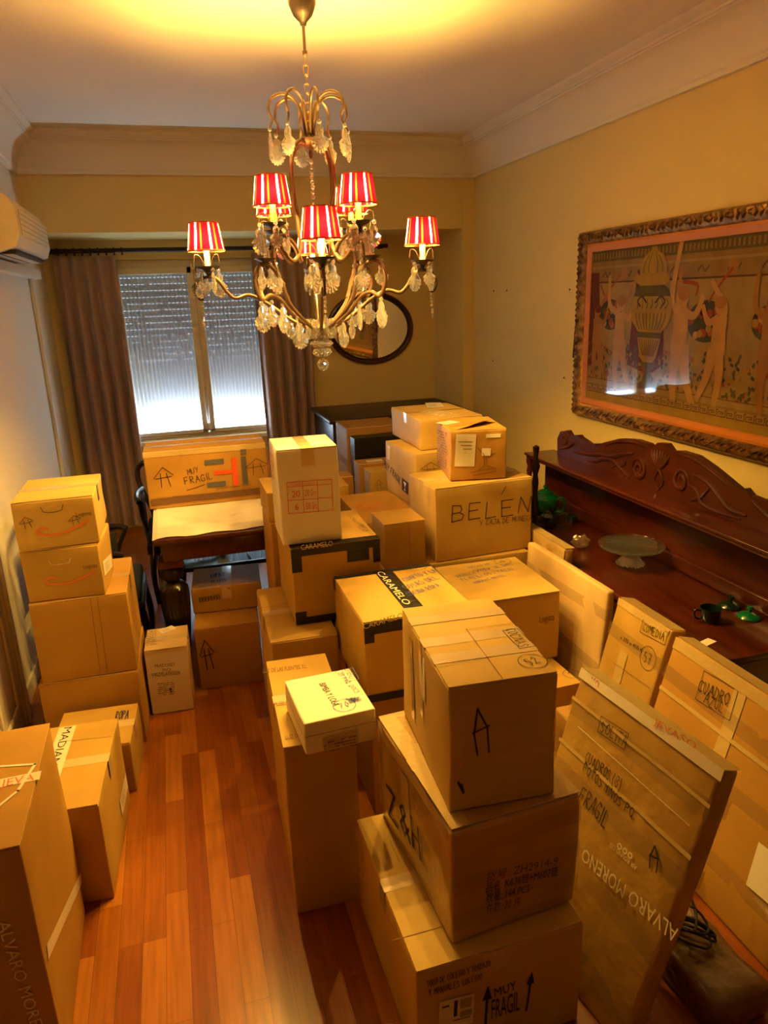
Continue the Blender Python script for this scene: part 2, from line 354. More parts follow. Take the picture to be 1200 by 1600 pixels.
# air conditioner and its ducting
ac = empty('air_conditioner', (XL, 4.08, 2.12), label='cream wall-mounted air conditioner high on the left wall', cat='air conditioner')
P = [(.002, .285), (.14, .285), (.195, .25), (.222, .19), (.225, .075), (.205, .025), (.12, 0), (.002, 0)]
b = MB(); b.prism(P, 1, .012, 1.03, 'plastic_cream'); b.build('housing', ac, ang=20)
b = MB(); b.prism([(p[0]*1.01, p[1]*1.01-.001) for p in P], 1, -.012, .0115, 'plastic_cream'); b.build('end_cap', ac, ang=20)
b = MB(); b.box(.2262, .230, .07, .98, .082, .20, 'plastic_cream', .002)
for z in (.105, .13, .155, .18): b.box(.2305, .2312, .07, .98, z, z+.0015, 'pen')
b.build('front_panel', ac)
b = MB(); b.box(.10, .19, .06, .97, -.004, .012, 'plastic_dark'); b.build('air_outlet', ac)
b = MB(); b.box(.125, .17, .08, .95, -.008, -.005, 'plastic_cream', .001); b.build('louvre', ac)
t = tag(MB().build('duct_trunking') if 0 else None or empty('duct_trunking', (XL, 0, 0)), 'white cable trunking running below the air conditioner and down the left wall', 'trunking')
b = MB(); b.box(.0005, .07, 4.3, 5.72, 2.045, 2.105, 'white_gloss', .008); b.build('horizontal_duct', t)
b = MB(); b.box(.0005, .028, 5.60, 5.64, .12, 2.044, 'white_gloss', .006); b.build('vertical_duct', t)
# plugged screw holes on the right wall
for (y, z, lab) in ((5.35, 1.86, 'upper dark screw plug in the right wall nearest the window recess'), (5.12, 1.86, 'upper dark screw plug in the right wall, second from the window recess'), (4.22, 1.85, 'dark screw plug in the right wall beside the upper part of the picture frame'), (5.35, 1.33, 'lower dark screw plug in the right wall nearest the window recess'), (4.25, 1.30, 'dark screw plug in the right wall beside the lower part of the picture frame')):
    b = MB(); b.lathe([(.001, -.002), (.006, -.001), (.006, .003), (.001, .004)], 'iron', n=8); o = b.build('wall_plug'); o.location = (XR-.004, y, z); o.rotation_euler = (0, pi/2, 0)
    tag(o, lab, 'screw', 'screw plugs in the right wall')

# ================================================================ STROKE LETTERING
G = {'A':['0,0 .35,1 .7,0','.14,.4 .56,.4'],'B':['0,0 0,1 .45,.95 .5,.7 .4,.53 0,.5','.4,.53 .62,.35 .55,.08 0,0'],'C':['.65,.85 .35,1 .08,.75 .03,.4 .2,.05 .45,0 .68,.15'],
'D':['0,0 .05,1 .45,.85 .65,.5 .45,.1 0,0'],'E':['.6,1 0,1 0,0 .62,0','0,.52 .48,.55'],'F':['.62,1 0,.97 0,0','0,.52 .45,.53'],'G':['.62,.85 .3,1 .03,.6 .1,.12 .4,0 .62,.12 .62,.45 .38,.44'],
'H':['0,0 0,1','.6,0 .6,1','0,.5 .6,.52'],'I':['.1,0 .12,1'],'J':['.5,1 .5,.2 .28,0 .03,.18','.2,1 .65,1'],'L':['.05,1 0,0 .55,.03'],'M':['0,0 .08,1 .38,.35 .66,1 .75,0'],
'N':['0,0 .05,1 .55,0 .62,1'],'O':['.35,1 .05,.75 .05,.25 .33,0 .62,.25 .62,.75 .35,1'],'P':['0,0 .03,1 .5,.93 .55,.62 .02,.48'],'Q':['.35,1 .05,.75 .05,.25 .33,0 .62,.25 .62,.75 .35,1','.4,.25 .7,-.08'],
'R':['0,0 .03,1 .5,.93 .52,.62 .02,.5 .6,0'],'S':['.58,.85 .32,1 .06,.8 .3,.55 .58,.3 .35,0 .02,.12'],'T':['0,1 .65,.98','.32,1 .32,0'],'U':['0,1 .03,.25 .3,0 .57,.25 .6,1'],'V':['0,1 .3,0 .62,1'],
'X':['0,0 .6,1','0,1 .6,0'],'Y':['0,1 .3,.5','.6,1 .15,0'],'Z':['0,1 .6,.97 0,.03 .65,0'],'0':['.3,1 .05,.5 .3,0 .55,.5 .3,1'],'1':['.1,.75 .3,1 .3,0'],'2':['.05,.8 .3,1 .52,.75 0,.02 .6,0'],
'3':['.05,.92 .4,1 .5,.75 .2,.52 .55,.3 .35,0 .02,.1'],'4':['.45,0 .45,1 0,.3 .6,.33'],'5':['.55,1 .1,1 .07,.6 .45,.6 .52,.2 .3,0 .02,.08'],'6':['.45,1 .1,.5 .1,.1 .4,0 .52,.3 .3,.5 .08,.3'],'7':['0,1 .55,1 .2,0','.12,.5 .48,.52'],
'(':['.3,1.1 .08,.5 .3,-.1'],')':['.1,1.1 .3,.5 .08,-.1'],'.':['.1,0 .16,.05'],',':['.16,.05 .06,-.15'],'&':['.65,0 .1,.8 .35,1 .48,.78 .05,.3 .25,0 .6,.4'],':':['.1,.1 .14,.15','.1,.6 .14,.65'],'-':['.05,.5 .45,.5']}
def strokes(text):
    x = 0; out = []
    for ch in text.upper():
        if ch == ' ': x += .55; continue
        jy = random.uniform(-.06, .06); jr = random.uniform(-.05, .05)
        for s in G.get(ch, []):
            out.append([(x+float(p.split(',')[0])+jr*float(p.split(',')[1])+random.uniform(-.02, .02), float(p.split(',')[1])+jy+random.uniform(-.02, .02)) for p in s.split()])
        x += .42 if ch in 'I.,:' else .9
    return out, max(x-.15, .3)
def ribbon(polys, wd):
    vs = []; fs = []
    for P in polys:
        for (a, b) in zip(P[:-1], P[1:]):
            d = Vector((b[0]-a[0], b[1]-a[1])); 
            if d.length < 1e-7: continue
            d.normalize(); n = Vector((-d.y, d.x))*wd*.5; e = d*wd*.35; o = len(vs)
            vs += [(a[0]-e.x+n.x, a[1]-e.y+n.y), (a[0]-e.x-n.x, a[1]-e.y-n.y), (b[0]+e.x-n.x, b[1]+e.y-n.y), (b[0]+e.x+n.x, b[1]+e.y+n.y)]
            fs.append((o, o+1, o+2, o+3))
    return vs, fs
_fc = {}
def printed(text):
    if text in _fc: return _fc[text]
    cu = bpy.data.curves.new('t', 'FONT'); cu.body = text; cu.size = 1; cu.resolution_u = 2; o = bpy.data.objects.new('t', cu); COL.objects.link(o)
    bpy.context.view_layer.update()
    me = bpy.data.meshes.new_from_object(o.evaluated_get(bpy.context.evaluated_depsgraph_get()))
    vs = [(v.co.x, v.co.y) for v in me.vertices]; fs = [tuple(p.vertices) for p in me.polygons]
    bpy.data.objects.remove(o); bpy.data.meshes.remove(me); bpy.data.curves.remove(cu)
    x0 = min(v[0] for v in vs); x1 = max(v[0] for v in vs); y1 = max(v[1] for v in vs)
    cap = .7
    _fc[text] = ([((x-x0)/(x1-x0), y/cap) for x, y in vs], fs); return _fc[text]

# ================================================================ BOXES
# key: (x, y, z, w, d, h, yaw_degrees)
BX = {
 'G': (-.846,1.537,0,.40,.523,.69,.6),
 'H': (-.627,2.105,0,.26,.500,.365,-3.6),
 'I': (-.612,2.658,0,.30,.298,.222,-4.2),
 'A1':(-.675,2.994,0,.394,.46,.350,-2.0),
 'A2':(-.655,2.987,.352,.378,.46,.358,-.3),
 'C': (-.655,3.003,.712,.299,.298,.222,-3.5),
 'B': (-.651,2.990,.936,.301,.400,.199,-.1),
 'D': (-.262,3.193,0,.193,.235,.332,-2.8),
 'E': (-.030,3.350,0,.312,.46,.337,-3.4),
 'F': (-.024,3.520,.339,.347,.282,.138,-5.0),
 'J': (.189,1.838,0,.218,.545,.604,-2.4),
 'K': (.247,1.775,.606,.213,.26,.103,3.1),
 'N': (.395,1.26,0,.446,.550,.325,.6),
 'L': (.503,1.302,.327,.351,.512,.338,3.5),
 'M': (.518,1.353,.667,.266,.449,.336,-4.2),
 'R': (.249,2.534,0,.262,.56,.598,-1.5),
 'O': (.369,2.652,.6,.359,.433,.324,-.8),
 'P': (.347,2.691,.926,.237,.259,.381,-1.8),
 'Sx':(.545,2.19,0,.36,.40,.498,0),
 'S': (.526,2.156,.5,.40,.452,.301,.4),
 'U': (1.04,2.345,0,.46,.70,.278,2),
 'T': (1.10,2.60,.28,.418,.455,.318,-1.0),
 'T2':(.872,3.092,0,.755,.43,.598,0),
 'V': (1.137,3.110,.6,.522,.345,.370,3.0),
 'W': (1.253,3.207,.974,.278,.376,.246,-10.3),
 'Z1':(.879,3.110,.6,.205,.215,.225,.9),
 'Z2':(.900,3.560,0,.76,.60,.698,0),
 'Y': (1.237,3.692,.7,.42,.46,.312,4.5),
 'X': (1.298,3.772,1.014,.373,.55,.173,.1),
 'Q2':(.352,3.115,0,.25,.30,.895,0),
 'Q1':(.349,3.115,.897,.25,.30,.137,0),
 'Z6':(.80,4.20,0,.172,.22,.748,0),
 'Z5':(.86,4.44,0,.20,.17,.742,0),
 'Z4':(1.187,4.50,0,.23,.15,.740,0),
 'Z3':(1.163,4.69,0,.25,.15,.756,0),
 'Z7':(1.165,5.02,0,.42,.36,.950,0),
 'Z8':(1.182,4.87,0,.36,.135,.900,0),
 'BH':(1.17,1.78,0,.17,.22,.44,0),
 'HI':(-.191,3.977,.785,.648,.307,.315,-.9),
}
def panel(x,y,phi,al,L,H,t):
    # near-bottom point, direction near->far, lean; returns origin, axes
    a=(cos(phi),sin(phi),0.); u=(sin(phi)*sin(al),-cos(phi)*sin(al),cos(al))
    n=(a[1]*u[2]-a[2]*u[1],a[2]*u[0]-a[0]*u[2],a[0]*u[1]-a[1]*u[0])
    o=(x+a[0]*L,y+a[1]*L,0.)
    return o,(-a[0],-a[1],0.),n,u,(L,t,H)
PX = {
 'PD': panel(.889,1.150,radians(95.2),radians(17.9),.538,.801,.061),
 'PA1':panel(1.574,2.387,radians(90.7),radians(3.8),.687,.66,.039),
 'PA2':panel(1.652,2.83,radians(90),radians(2.0),.44,.69,.050),
 'PB': panel(1.430,1.968,radians(90),radians(14.3),.325,.700,.075),
 'PC': panel(1.410,1.16,radians(90),radians(15),.770,.702,.075),
}
MARKS = [
 ('K','top','print','BIMBA Y LOLA',0.0948,0.1977,0.1024,0.0567,0.0215,{'col': 'ink'}),
 ('K','top','hand','DIBU',0.1943,0.2551,0.1906,0.1866,0.0204,{'col': 'blue'}),
 ('K','top','box','',0.1855,0.2544,0.1817,0.1777,0.0368,{'col': 'blue'}),
 ('K','top','hand','LOS PAQ. DOCS',0.1631,0.2505,0.1841,0.0990,0.0157,{'col': 'blue'}),
 ('K','top','circle','70',0.1136,0.0483,0.1532,0.0503,0.0349,{'col': 'blue'}),
 ('K','top','scribble','',0.1412,0.0629,0.1931,0.0640,0.0330,{'col': 'blue'}),
 ('K','front','label','',0.0522,0.0016,0.1562,0.0041,0.0462,{'col': 'tan'}),
 ('K','front','small','',0.0538,-0.0031,0.1519,-0.0034,0.0380,{'col': 'brown'}),
 ('M','top','hand','COCINAS',0.2288,0.2395,0.2269,0.1354,0.0258,{'col': 'pen'}),
 ('M','top','box','',0.2197,0.2343,0.2243,0.1291,0.0425,{'col': 'pen'}),
 ('M','top','circle','52',0.2043,0.0572,0.2538,0.0660,0.0366,{'col': 'pen'}),
 ('M','front','arrow','',0.0698,0.1474,0.1014,0.1504,0.1250,{'col': 'ink', 'n': 1}),
 ('M','front','blob','',0.0225,0.0827,0.0350,0.0518,0.0121,{'col': 'ink'}),
 ('N','front','print','MUY',0.2017,0.1756,0.2612,0.1797,0.0285,{'col': 'ink'}),
 ('N','front','print','FRAGIL',0.1936,0.1054,0.2716,0.1062,0.0652,{'col': 'ink'}),
 ('N','front','uparrow','',0.1675,0.0713,0.1850,0.0705,0.1503,{'col': 'ink'}),
 ('N','front','uparrow','',0.2826,0.0954,0.2971,0.0939,0.1266,{'col': 'ink'}),
 ('N','front','hand','TODO DE COLEGIO Y TRABAJO',0.0258,0.2734,0.1887,0.2824,0.0183,{'col': 'pen'}),
 ('N','front','hand','Y MANUALES COLEGIO',0.0301,0.2440,0.1668,0.2482,0.0191,{'col': 'pen'}),
 ('N','front','shiplabel','',0.0512,0.1192,0.1431,0.1152,0.0964,{'col': 'paper'}),
 ('L','front','print','货号: ZH2914-9',0.0898,0.1574,0.2913,0.1397,0.0232,{'col': 'ink'}),
 ('L','front','print','品名: K636链+M607链',0.0900,0.1257,0.2926,0.1066,0.0234,{'col': 'ink'}),
 ('L','front','print','数量: 144 PCS',0.0902,0.0937,0.2120,0.0814,0.0237,{'col': 'ink'}),
 ('L','front','print','件数: 30 件',0.0904,0.0613,0.1872,0.0509,0.0239,{'col': 'ink'}),
 ('L','left','marker','Z&H',0.0936,0.0643,0.3268,0.0796,0.0993,{'col': 'ink'}),
 ('S','top','hand','COSAS DEL',0.2298,0.2270,0.3834,0.2820,0.0621,{'col': 'blue'}),
 ('S','top','circle','11',0.3158,0.4268,0.3659,0.4374,0.0395,{'col': 'pen'}),
 ('S','top','hand','CUARTO Y LA',0.2492,0.3004,0.4007,0.3549,0.0583,{'col': 'blue'}),
 ('S','top','hand','COCINA ROPA',0.2175,0.1612,0.3603,0.2086,0.0534,{'col': 'blue'}),
 ('T','top','hand','TAZAS DE',0.1461,0.3794,0.2683,0.3970,0.0396,{'col': 'blue'}),
 ('T','top','hand','CAFE',0.1558,0.3316,0.2305,0.3478,0.0373,{'col': 'blue'}),
 ('T','top','circle','4',0.3045,0.4112,0.3613,0.4179,0.0421,{'col': 'pen'}),
 ('T','top','hand','VAJILLA Y 12 P. DE CAFE',0.0545,0.2924,0.3677,0.3595,0.0448,{'col': 'blue'}),
 ('T','top','hand','PLATILLOS (TAZA)',0.0650,0.2471,0.3473,0.2951,0.0497,{'col': 'blue'}),
 ('T','top','hand','JARRAS MOTEL',0.0994,0.1939,0.2744,0.2359,0.0402,{'col': 'blue'}),
 ('T','front','print','Logista',0.3229,0.1806,0.3938,0.1847,0.0313,{'col': 'brown'}),
 ('U','top','circle','1',0.4287,0.0730,0.4914,0.0830,0.0379,{'col': 'pen'}),
 ('V','front','hand','BELEN',0.0841,0.1973,0.5197,0.1882,0.0818,{'col': 'ink'}),
 ('V','front','stroke','',0.3492,0.3023,0.3733,0.3383,0.0037,{'col': 'ink'}),
 ('V','front','hand','Y CAJA DE MUNECA',0.2350,0.1536,0.5282,0.1467,0.0271,{'col': 'ink'}),
 ('W','front','label','',0.0190,0.0716,0.1171,0.0658,0.1603,{'col': 'paper'}),
 ('W','front','label','',0.1736,0.2049,0.2462,0.2041,0.0188,{'col': 'paper'}),
 ('W','front','tagdraw','',0.1519,0.1179,0.1963,0.1154,0.0379,{'col': 'paper'}),
 ('W','front','goblet','',0.0981,0.0317,0.2257,0.0369,0.1277,{'col': 'brown'}),
 ('W','top','small','',0.0523,0.0345,0.2293,0.1093,0.1155,{'col': 'orangep'}),
 ('W','left','small','',0.0206,0.0064,0.3093,0.0381,0.1899,{'col': 'brown'}),
 ('W','top','label','',0.0136,0.1775,0.0997,0.2291,0.0811,{'col': 'paper'}),
 ('X','top','print','VANGU',0.0834,0.2958,0.1439,0.0499,0.1266,{'col': 'white'}),
 ('X','top','label','',0.1889,0.4091,0.2875,0.3825,0.1995,{'col': 'paper'}),
 ('Y','left','script','Muy fragil',-0.0384,0.1481,0.2289,0.0870,0.0410,{'col': 'ink'}),
 ('Y','left','glasslabel','',0.2571,0.0665,0.3528,0.0587,0.0732,{'col': 'ink'}),
 ('Y','left','label','',0.0328,0.2102,0.0750,0.2065,0.0844,{'col': 'paper'}),
 ('Y','front','arrow','',0.0626,0.1872,0.1173,0.1844,0.0749,{'col': 'pen'}),
 ('HI','front','arrow','',0.0771,0.1167,0.1241,0.1190,0.1104,{'col': 'ink'}),
 ('HI','front','hand','MUY',0.2209,0.1736,0.2830,0.1854,0.0315,{'col': 'ink'}),
 ('HI','front','hand','FRAGIL',0.2017,0.1218,0.3535,0.1389,0.0383,{'col': 'ink'}),
 ('HI','front','stroke','',0.2049,0.0890,0.3026,0.1114,0.0136,{'col': 'ink'}),
 ('HI','front','bar','',0.3136,0.2182,0.4164,0.2192,0.0285,{'col': 'grey'}),
 ('HI','front','bar','',0.3144,0.0921,0.4150,0.0963,0.0290,{'col': 'grey'}),
 ('HI','front','bar','',0.3556,0.1603,0.4597,0.1646,0.0218,{'col': 'orange'}),
 ('HI','front','bar','',0.4561,0.0884,0.4842,0.0892,0.1556,{'col': 'orange'}),
 ('HI','front','bar','',0.5089,0.0903,0.5371,0.0911,0.1592,{'col': 'grey'}),
 ('HI','front','bar','',0.5102,0.2607,0.5416,0.2615,0.0283,{'col': 'grey'}),
 ('HI','front','print','HORNO INDUSTRIAL',0.3610,0.0763,0.5400,0.0835,0.0108,{'col': 'brown'}),
 ('HI','front','print','www.hornos.com',0.1271,0.0575,0.2253,0.0579,0.0107,{'col': 'brown'}),
 ('HI','front','arrow','',0.5695,0.1392,0.6264,0.1410,0.0918,{'col': 'ink'}),
 ('B','front','print','Logista',0.2278,0.1189,0.2853,0.1201,0.0159,{'col': 'brown'}),
 ('C','front','print','Logista',0.2294,0.1235,0.2838,0.1253,0.0166,{'col': 'brown'}),
 ('B','front','smile','',0.0797,0.0573,0.2730,0.0840,0.0378,{'col': 'orangep'}),
 ('C','front','smile','',0.0826,0.0693,0.2723,0.0960,0.0395,{'col': 'orangep'}),
 ('B','front','handle','',0.1054,0.1466,0.1872,0.1475,0.0259,{'col': 'pen'}),
 ('C','front','handle','',0.1028,0.1523,0.1874,0.1533,0.0217,{'col': 'white2'}),
 ('B','front','arrow','',0.0388,0.0916,0.0623,0.0940,0.0463,{'col': 'pen'}),
 ('B','front','arrow','',0.2135,0.0860,0.2354,0.0886,0.0366,{'col': 'pen'}),
 ('C','right','label','',0.0191,0.0743,0.2434,0.0347,0.0597,{'col': 'paper'}),
 ('D','front','print','PRADOREY',0.0398,0.2438,0.1308,0.2390,0.0165,{'col': 'brown'}),
 ('D','front','print','FINCA',0.0711,0.2189,0.1111,0.2173,0.0149,{'col': 'brown'}),
 ('D','front','print','VALDELAYEGUA',0.0203,0.2007,0.1487,0.1927,0.0199,{'col': 'brown'}),
 ('D','front','small','',0.0394,0.0969,0.1144,0.0940,0.0702,{'col': 'brown'}),
 ('D','front','uparrow','',0.0923,0.1046,0.1041,0.1060,0.0268,{'col': 'ink'}),
 ('D','top','label','',0.0762,0.1677,0.1406,0.2058,0.0490,{'col': 'paper'}),
 ('D','top','small','',0.0075,0.0504,0.0587,0.0544,0.1776,{'col': 'brown'}),
 ('E','front','arrow','',0.0400,0.1086,0.0712,0.1108,0.1603,{'col': 'ink'}),
 ('F','front','barcode','',0.0353,0.0610,0.1405,0.0659,0.0280,{'col': 'ink'}),
 ('F','front','print','ZN',0.1785,0.0966,0.1978,0.0978,0.0281,{'col': 'ink'}),
 ('F','top','hand','ROPA Y',0.0967,0.1247,0.1686,0.1316,0.0942,{'col': 'ink'}),
 ('F','top','hand','PLATOS',0.1021,0.0414,0.1757,0.0468,0.0730,{'col': 'ink'}),
 ('J','top','print','LUZ DE LAS FUENTES, S.L.',-0.0165,0.4610,0.1372,0.4501,0.0288,{'col': 'brown'}),
 ('J','top','print','MUEBLES',-0.0014,0.2328,0.0474,0.2295,0.0242,{'col': 'brown'}),
 ('J','top','print','LUZ DE',0.0132,0.0390,0.0587,0.0386,0.0208,{'col': 'brown'}),
 ('R','top','seam','',0.0018,0.3427,0.2694,0.3559,0.0078,{'col': 'brown'}),
 ('O','top','hand','LIBROS DE LA',0.3253,0.2203,0.3371,0.0492,0.0234,{'col': 'pen'}),
 ('O','top','hand','COCINA Y TELAS',0.3091,0.3584,0.3160,0.0931,0.0261,{'col': 'pen'}),
 ('P','front','table','',0.0309,0.1283,0.2049,0.1250,0.1251,{'col': 'red'}),
 ('P','front','print','20',0.0480,0.1935,0.0803,0.1928,0.0256,{'col': 'red'}),
 ('P','front','print','6',0.0568,0.1410,0.0717,0.1407,0.0259,{'col': 'red'}),
 ('P','front','print','230 Grs.',0.0978,0.1935,0.1429,0.1928,0.0257,{'col': 'red'}),
 ('P','front','print','500 Grs.',0.0992,0.1390,0.1446,0.1381,0.0286,{'col': 'red'}),
 ('P','front','print','UNIDADES',0.0391,0.2403,0.0884,0.2393,0.0076,{'col': 'red'}),
 ('P','front','print','CONTENIDO',0.0958,0.2385,0.1432,0.2377,0.0076,{'col': 'red'}),
 ('P','left','small','',-0.1164,0.2132,0.1670,0.2350,0.1114,{'col': 'redp'}),
 ('PD','front','hand','SOLITA',0.1430,0.6748,0.2523,0.6863,0.0307,{'col': 'ink'}),
 ('PD','front','box','',0.1370,0.6693,0.2503,0.6793,0.0467,{'col': 'ink'}),
 ('PD','front','hand','CUADROS (3)',0.1249,0.5657,0.2879,0.5756,0.0306,{'col': 'ink'}),
 ('PD','front','hand','FOTOS NINOS PQ.',0.1288,0.5391,0.3519,0.5357,0.0263,{'col': 'ink'}),
 ('PD','front','hand','FRAGIL',0.1480,0.4561,0.2760,0.4532,0.0467,{'col': 'ink'}),
 ('PD','front','arrow','',0.4417,0.4645,0.4685,0.4712,0.0590,{'col': 'ink', 'n': 1}),
 ('PD','front','print','ALVARO MORENO',0.5715,0.3997,0.2252,0.3586,0.0385,{'col': 'cream'}),
 ('PD','front','print','AIR ROUND CO',0.4056,0.4396,0.3057,0.4358,0.0125,{'col': 'cream'}),
 ('PD','front','dots','',0.3869,0.4591,0.3225,0.4562,0.0210,{'col': 'cream'}),
 ('PD','front','tape','',-0.0028,0.7714,0.5423,0.7742,0.0307,{'col': 'paper'}),
 ('PD','front','print','ENVASO',0.0081,0.7748,0.0864,0.7755,0.0247,{'col': 'redp'}),
 ('PD','front','print','JEVASO',0.3128,0.7937,0.4512,0.8018,0.0174,{'col': 'redp'}),
 ('PB','front','hand','COMEDIA',0.1867,0.6407,0.3033,0.6482,0.0291,{'col': 'ink'}),
 ('PB','front','box','',0.1766,0.6283,0.3148,0.6386,0.0473,{'col': 'ink'}),
 ('PB','front','circle','57',0.2226,0.5534,0.2871,0.5620,0.0466,{'col': 'ink'}),
 ('PB','front','print','x 370 x 410 K',0.0792,0.5543,0.2187,0.5619,0.0166,{'col': 'ink'}),
 ('PC','front','hand','CUADRO',0.1695,0.5839,0.2993,0.5965,0.0387,{'col': 'ink'}),
 ('PC','front','hand','AZUL',0.2059,0.5572,0.2907,0.5646,0.0343,{'col': 'ink'}),
 ('PC','front','box','',0.1713,0.5519,0.3208,0.5598,0.1004,{'col': 'ink'}),
 ('PC','front','shiplabel','',0.5642,0.1669,0.6754,0.1755,0.1376,{'col': 'paper'}),
 ('G','right','tape2','',0.0235,0.3324,0.5343,0.0997,0.0264,{'col': 'paper'}),
 ('G','top','tapex','',0.2863,0.2410,0.4082,0.2429,0.0373,{'col': 'paper'}),
 ('G','top','print','JEVA',0.3157,0.2410,0.3943,0.2452,0.0318,{'col': 'redp'}),
 ('G','top','logo','',0.2734,0.2326,0.3620,0.2114,0.1088,{'col': 'paper'}),
 ('H','right','label','',0.2955,0.0871,0.4728,0.0784,0.0610,{'col': 'paper'}),
 ('I','top','hand','ROPA',0.2212,0.1833,0.2714,0.1842,0.0653,{'col': 'pen'}),
 ('HI','front','strip','',0.0127,0.0230,0.6458,0.0280,0.0359,{'col': 'brown'}),
 ('Z4','front','arrow','',0.0495,0.6124,0.0763,0.6139,0.0691,{'col': 'pen'}),
 ('Z2','top','small','',0.0213,0.2161,0.1649,0.1958,0.1879,{'col': 'orangep'}),
 ('Z3','top','label','',0.0717,0.0251,0.1868,0.0259,0.0705,{'col': 'paper'}),
 ('S','front','print','CARAMELO',-0.0012,0.2816,0.1397,0.3002,0.0214,{'col': 'cream'}),
 ('S','top','print','CARAMELO',0.1703,0.4325,0.1751,0.0926,0.0277,{'col': 'cream'}),
 ('O','front','print','CARAMELO',0.0403,0.3154,0.1676,0.3177,0.0213,{'col': 'cream'}),
 ('G','front','print','ALVARO MORENO',0.3197,0.5000,0.3440,0.0937,0.0281,{'col': 'cream'}),
 ('M','top','crease','',0.1325,0.2716,0.1308,0.0002,0.0113,{'col': 'brown'}),
 ('M','top','crease','',0.1301,0.2644,0.2704,0.2674,0.0180,{'col': 'brown'}),
 ('M','top','crease','',-0.0146,0.0968,0.1406,0.1016,0.0118,{'col': 'brown'}),
 ('A2','front','crease','',0.2354,0.3545,0.2273,0.0093,0.0170,{'col': 'brown'}),
 ('A2','front','crease','',0.2628,0.3560,0.2556,0.0100,0.0146,{'col': 'brown'}),
 ('H','top','crease','',0.0827,0.3927,0.2722,0.3759,0.0167,{'col': 'brown'}),
 ('Z1','front','crease','',0.1205,0.2122,0.1259,0.0470,0.0127,{'col': 'brown'}),
 ('V','front','crease','',0.2583,0.3648,0.2603,0.0029,0.0103,{'col': 'tan'}),
 ('N','top','crease','',-0.0281,0.1019,0.1551,0.0996,0.0089,{'col': 'brown'}),
 ('PD','front','crease','',0.0605,0.6416,0.5072,0.6334,0.0081,{'col': 'white'}),
 ('PB','front','crease','',0.0872,0.4541,0.3144,0.4686,0.0138,{'col': 'brown'}),
]


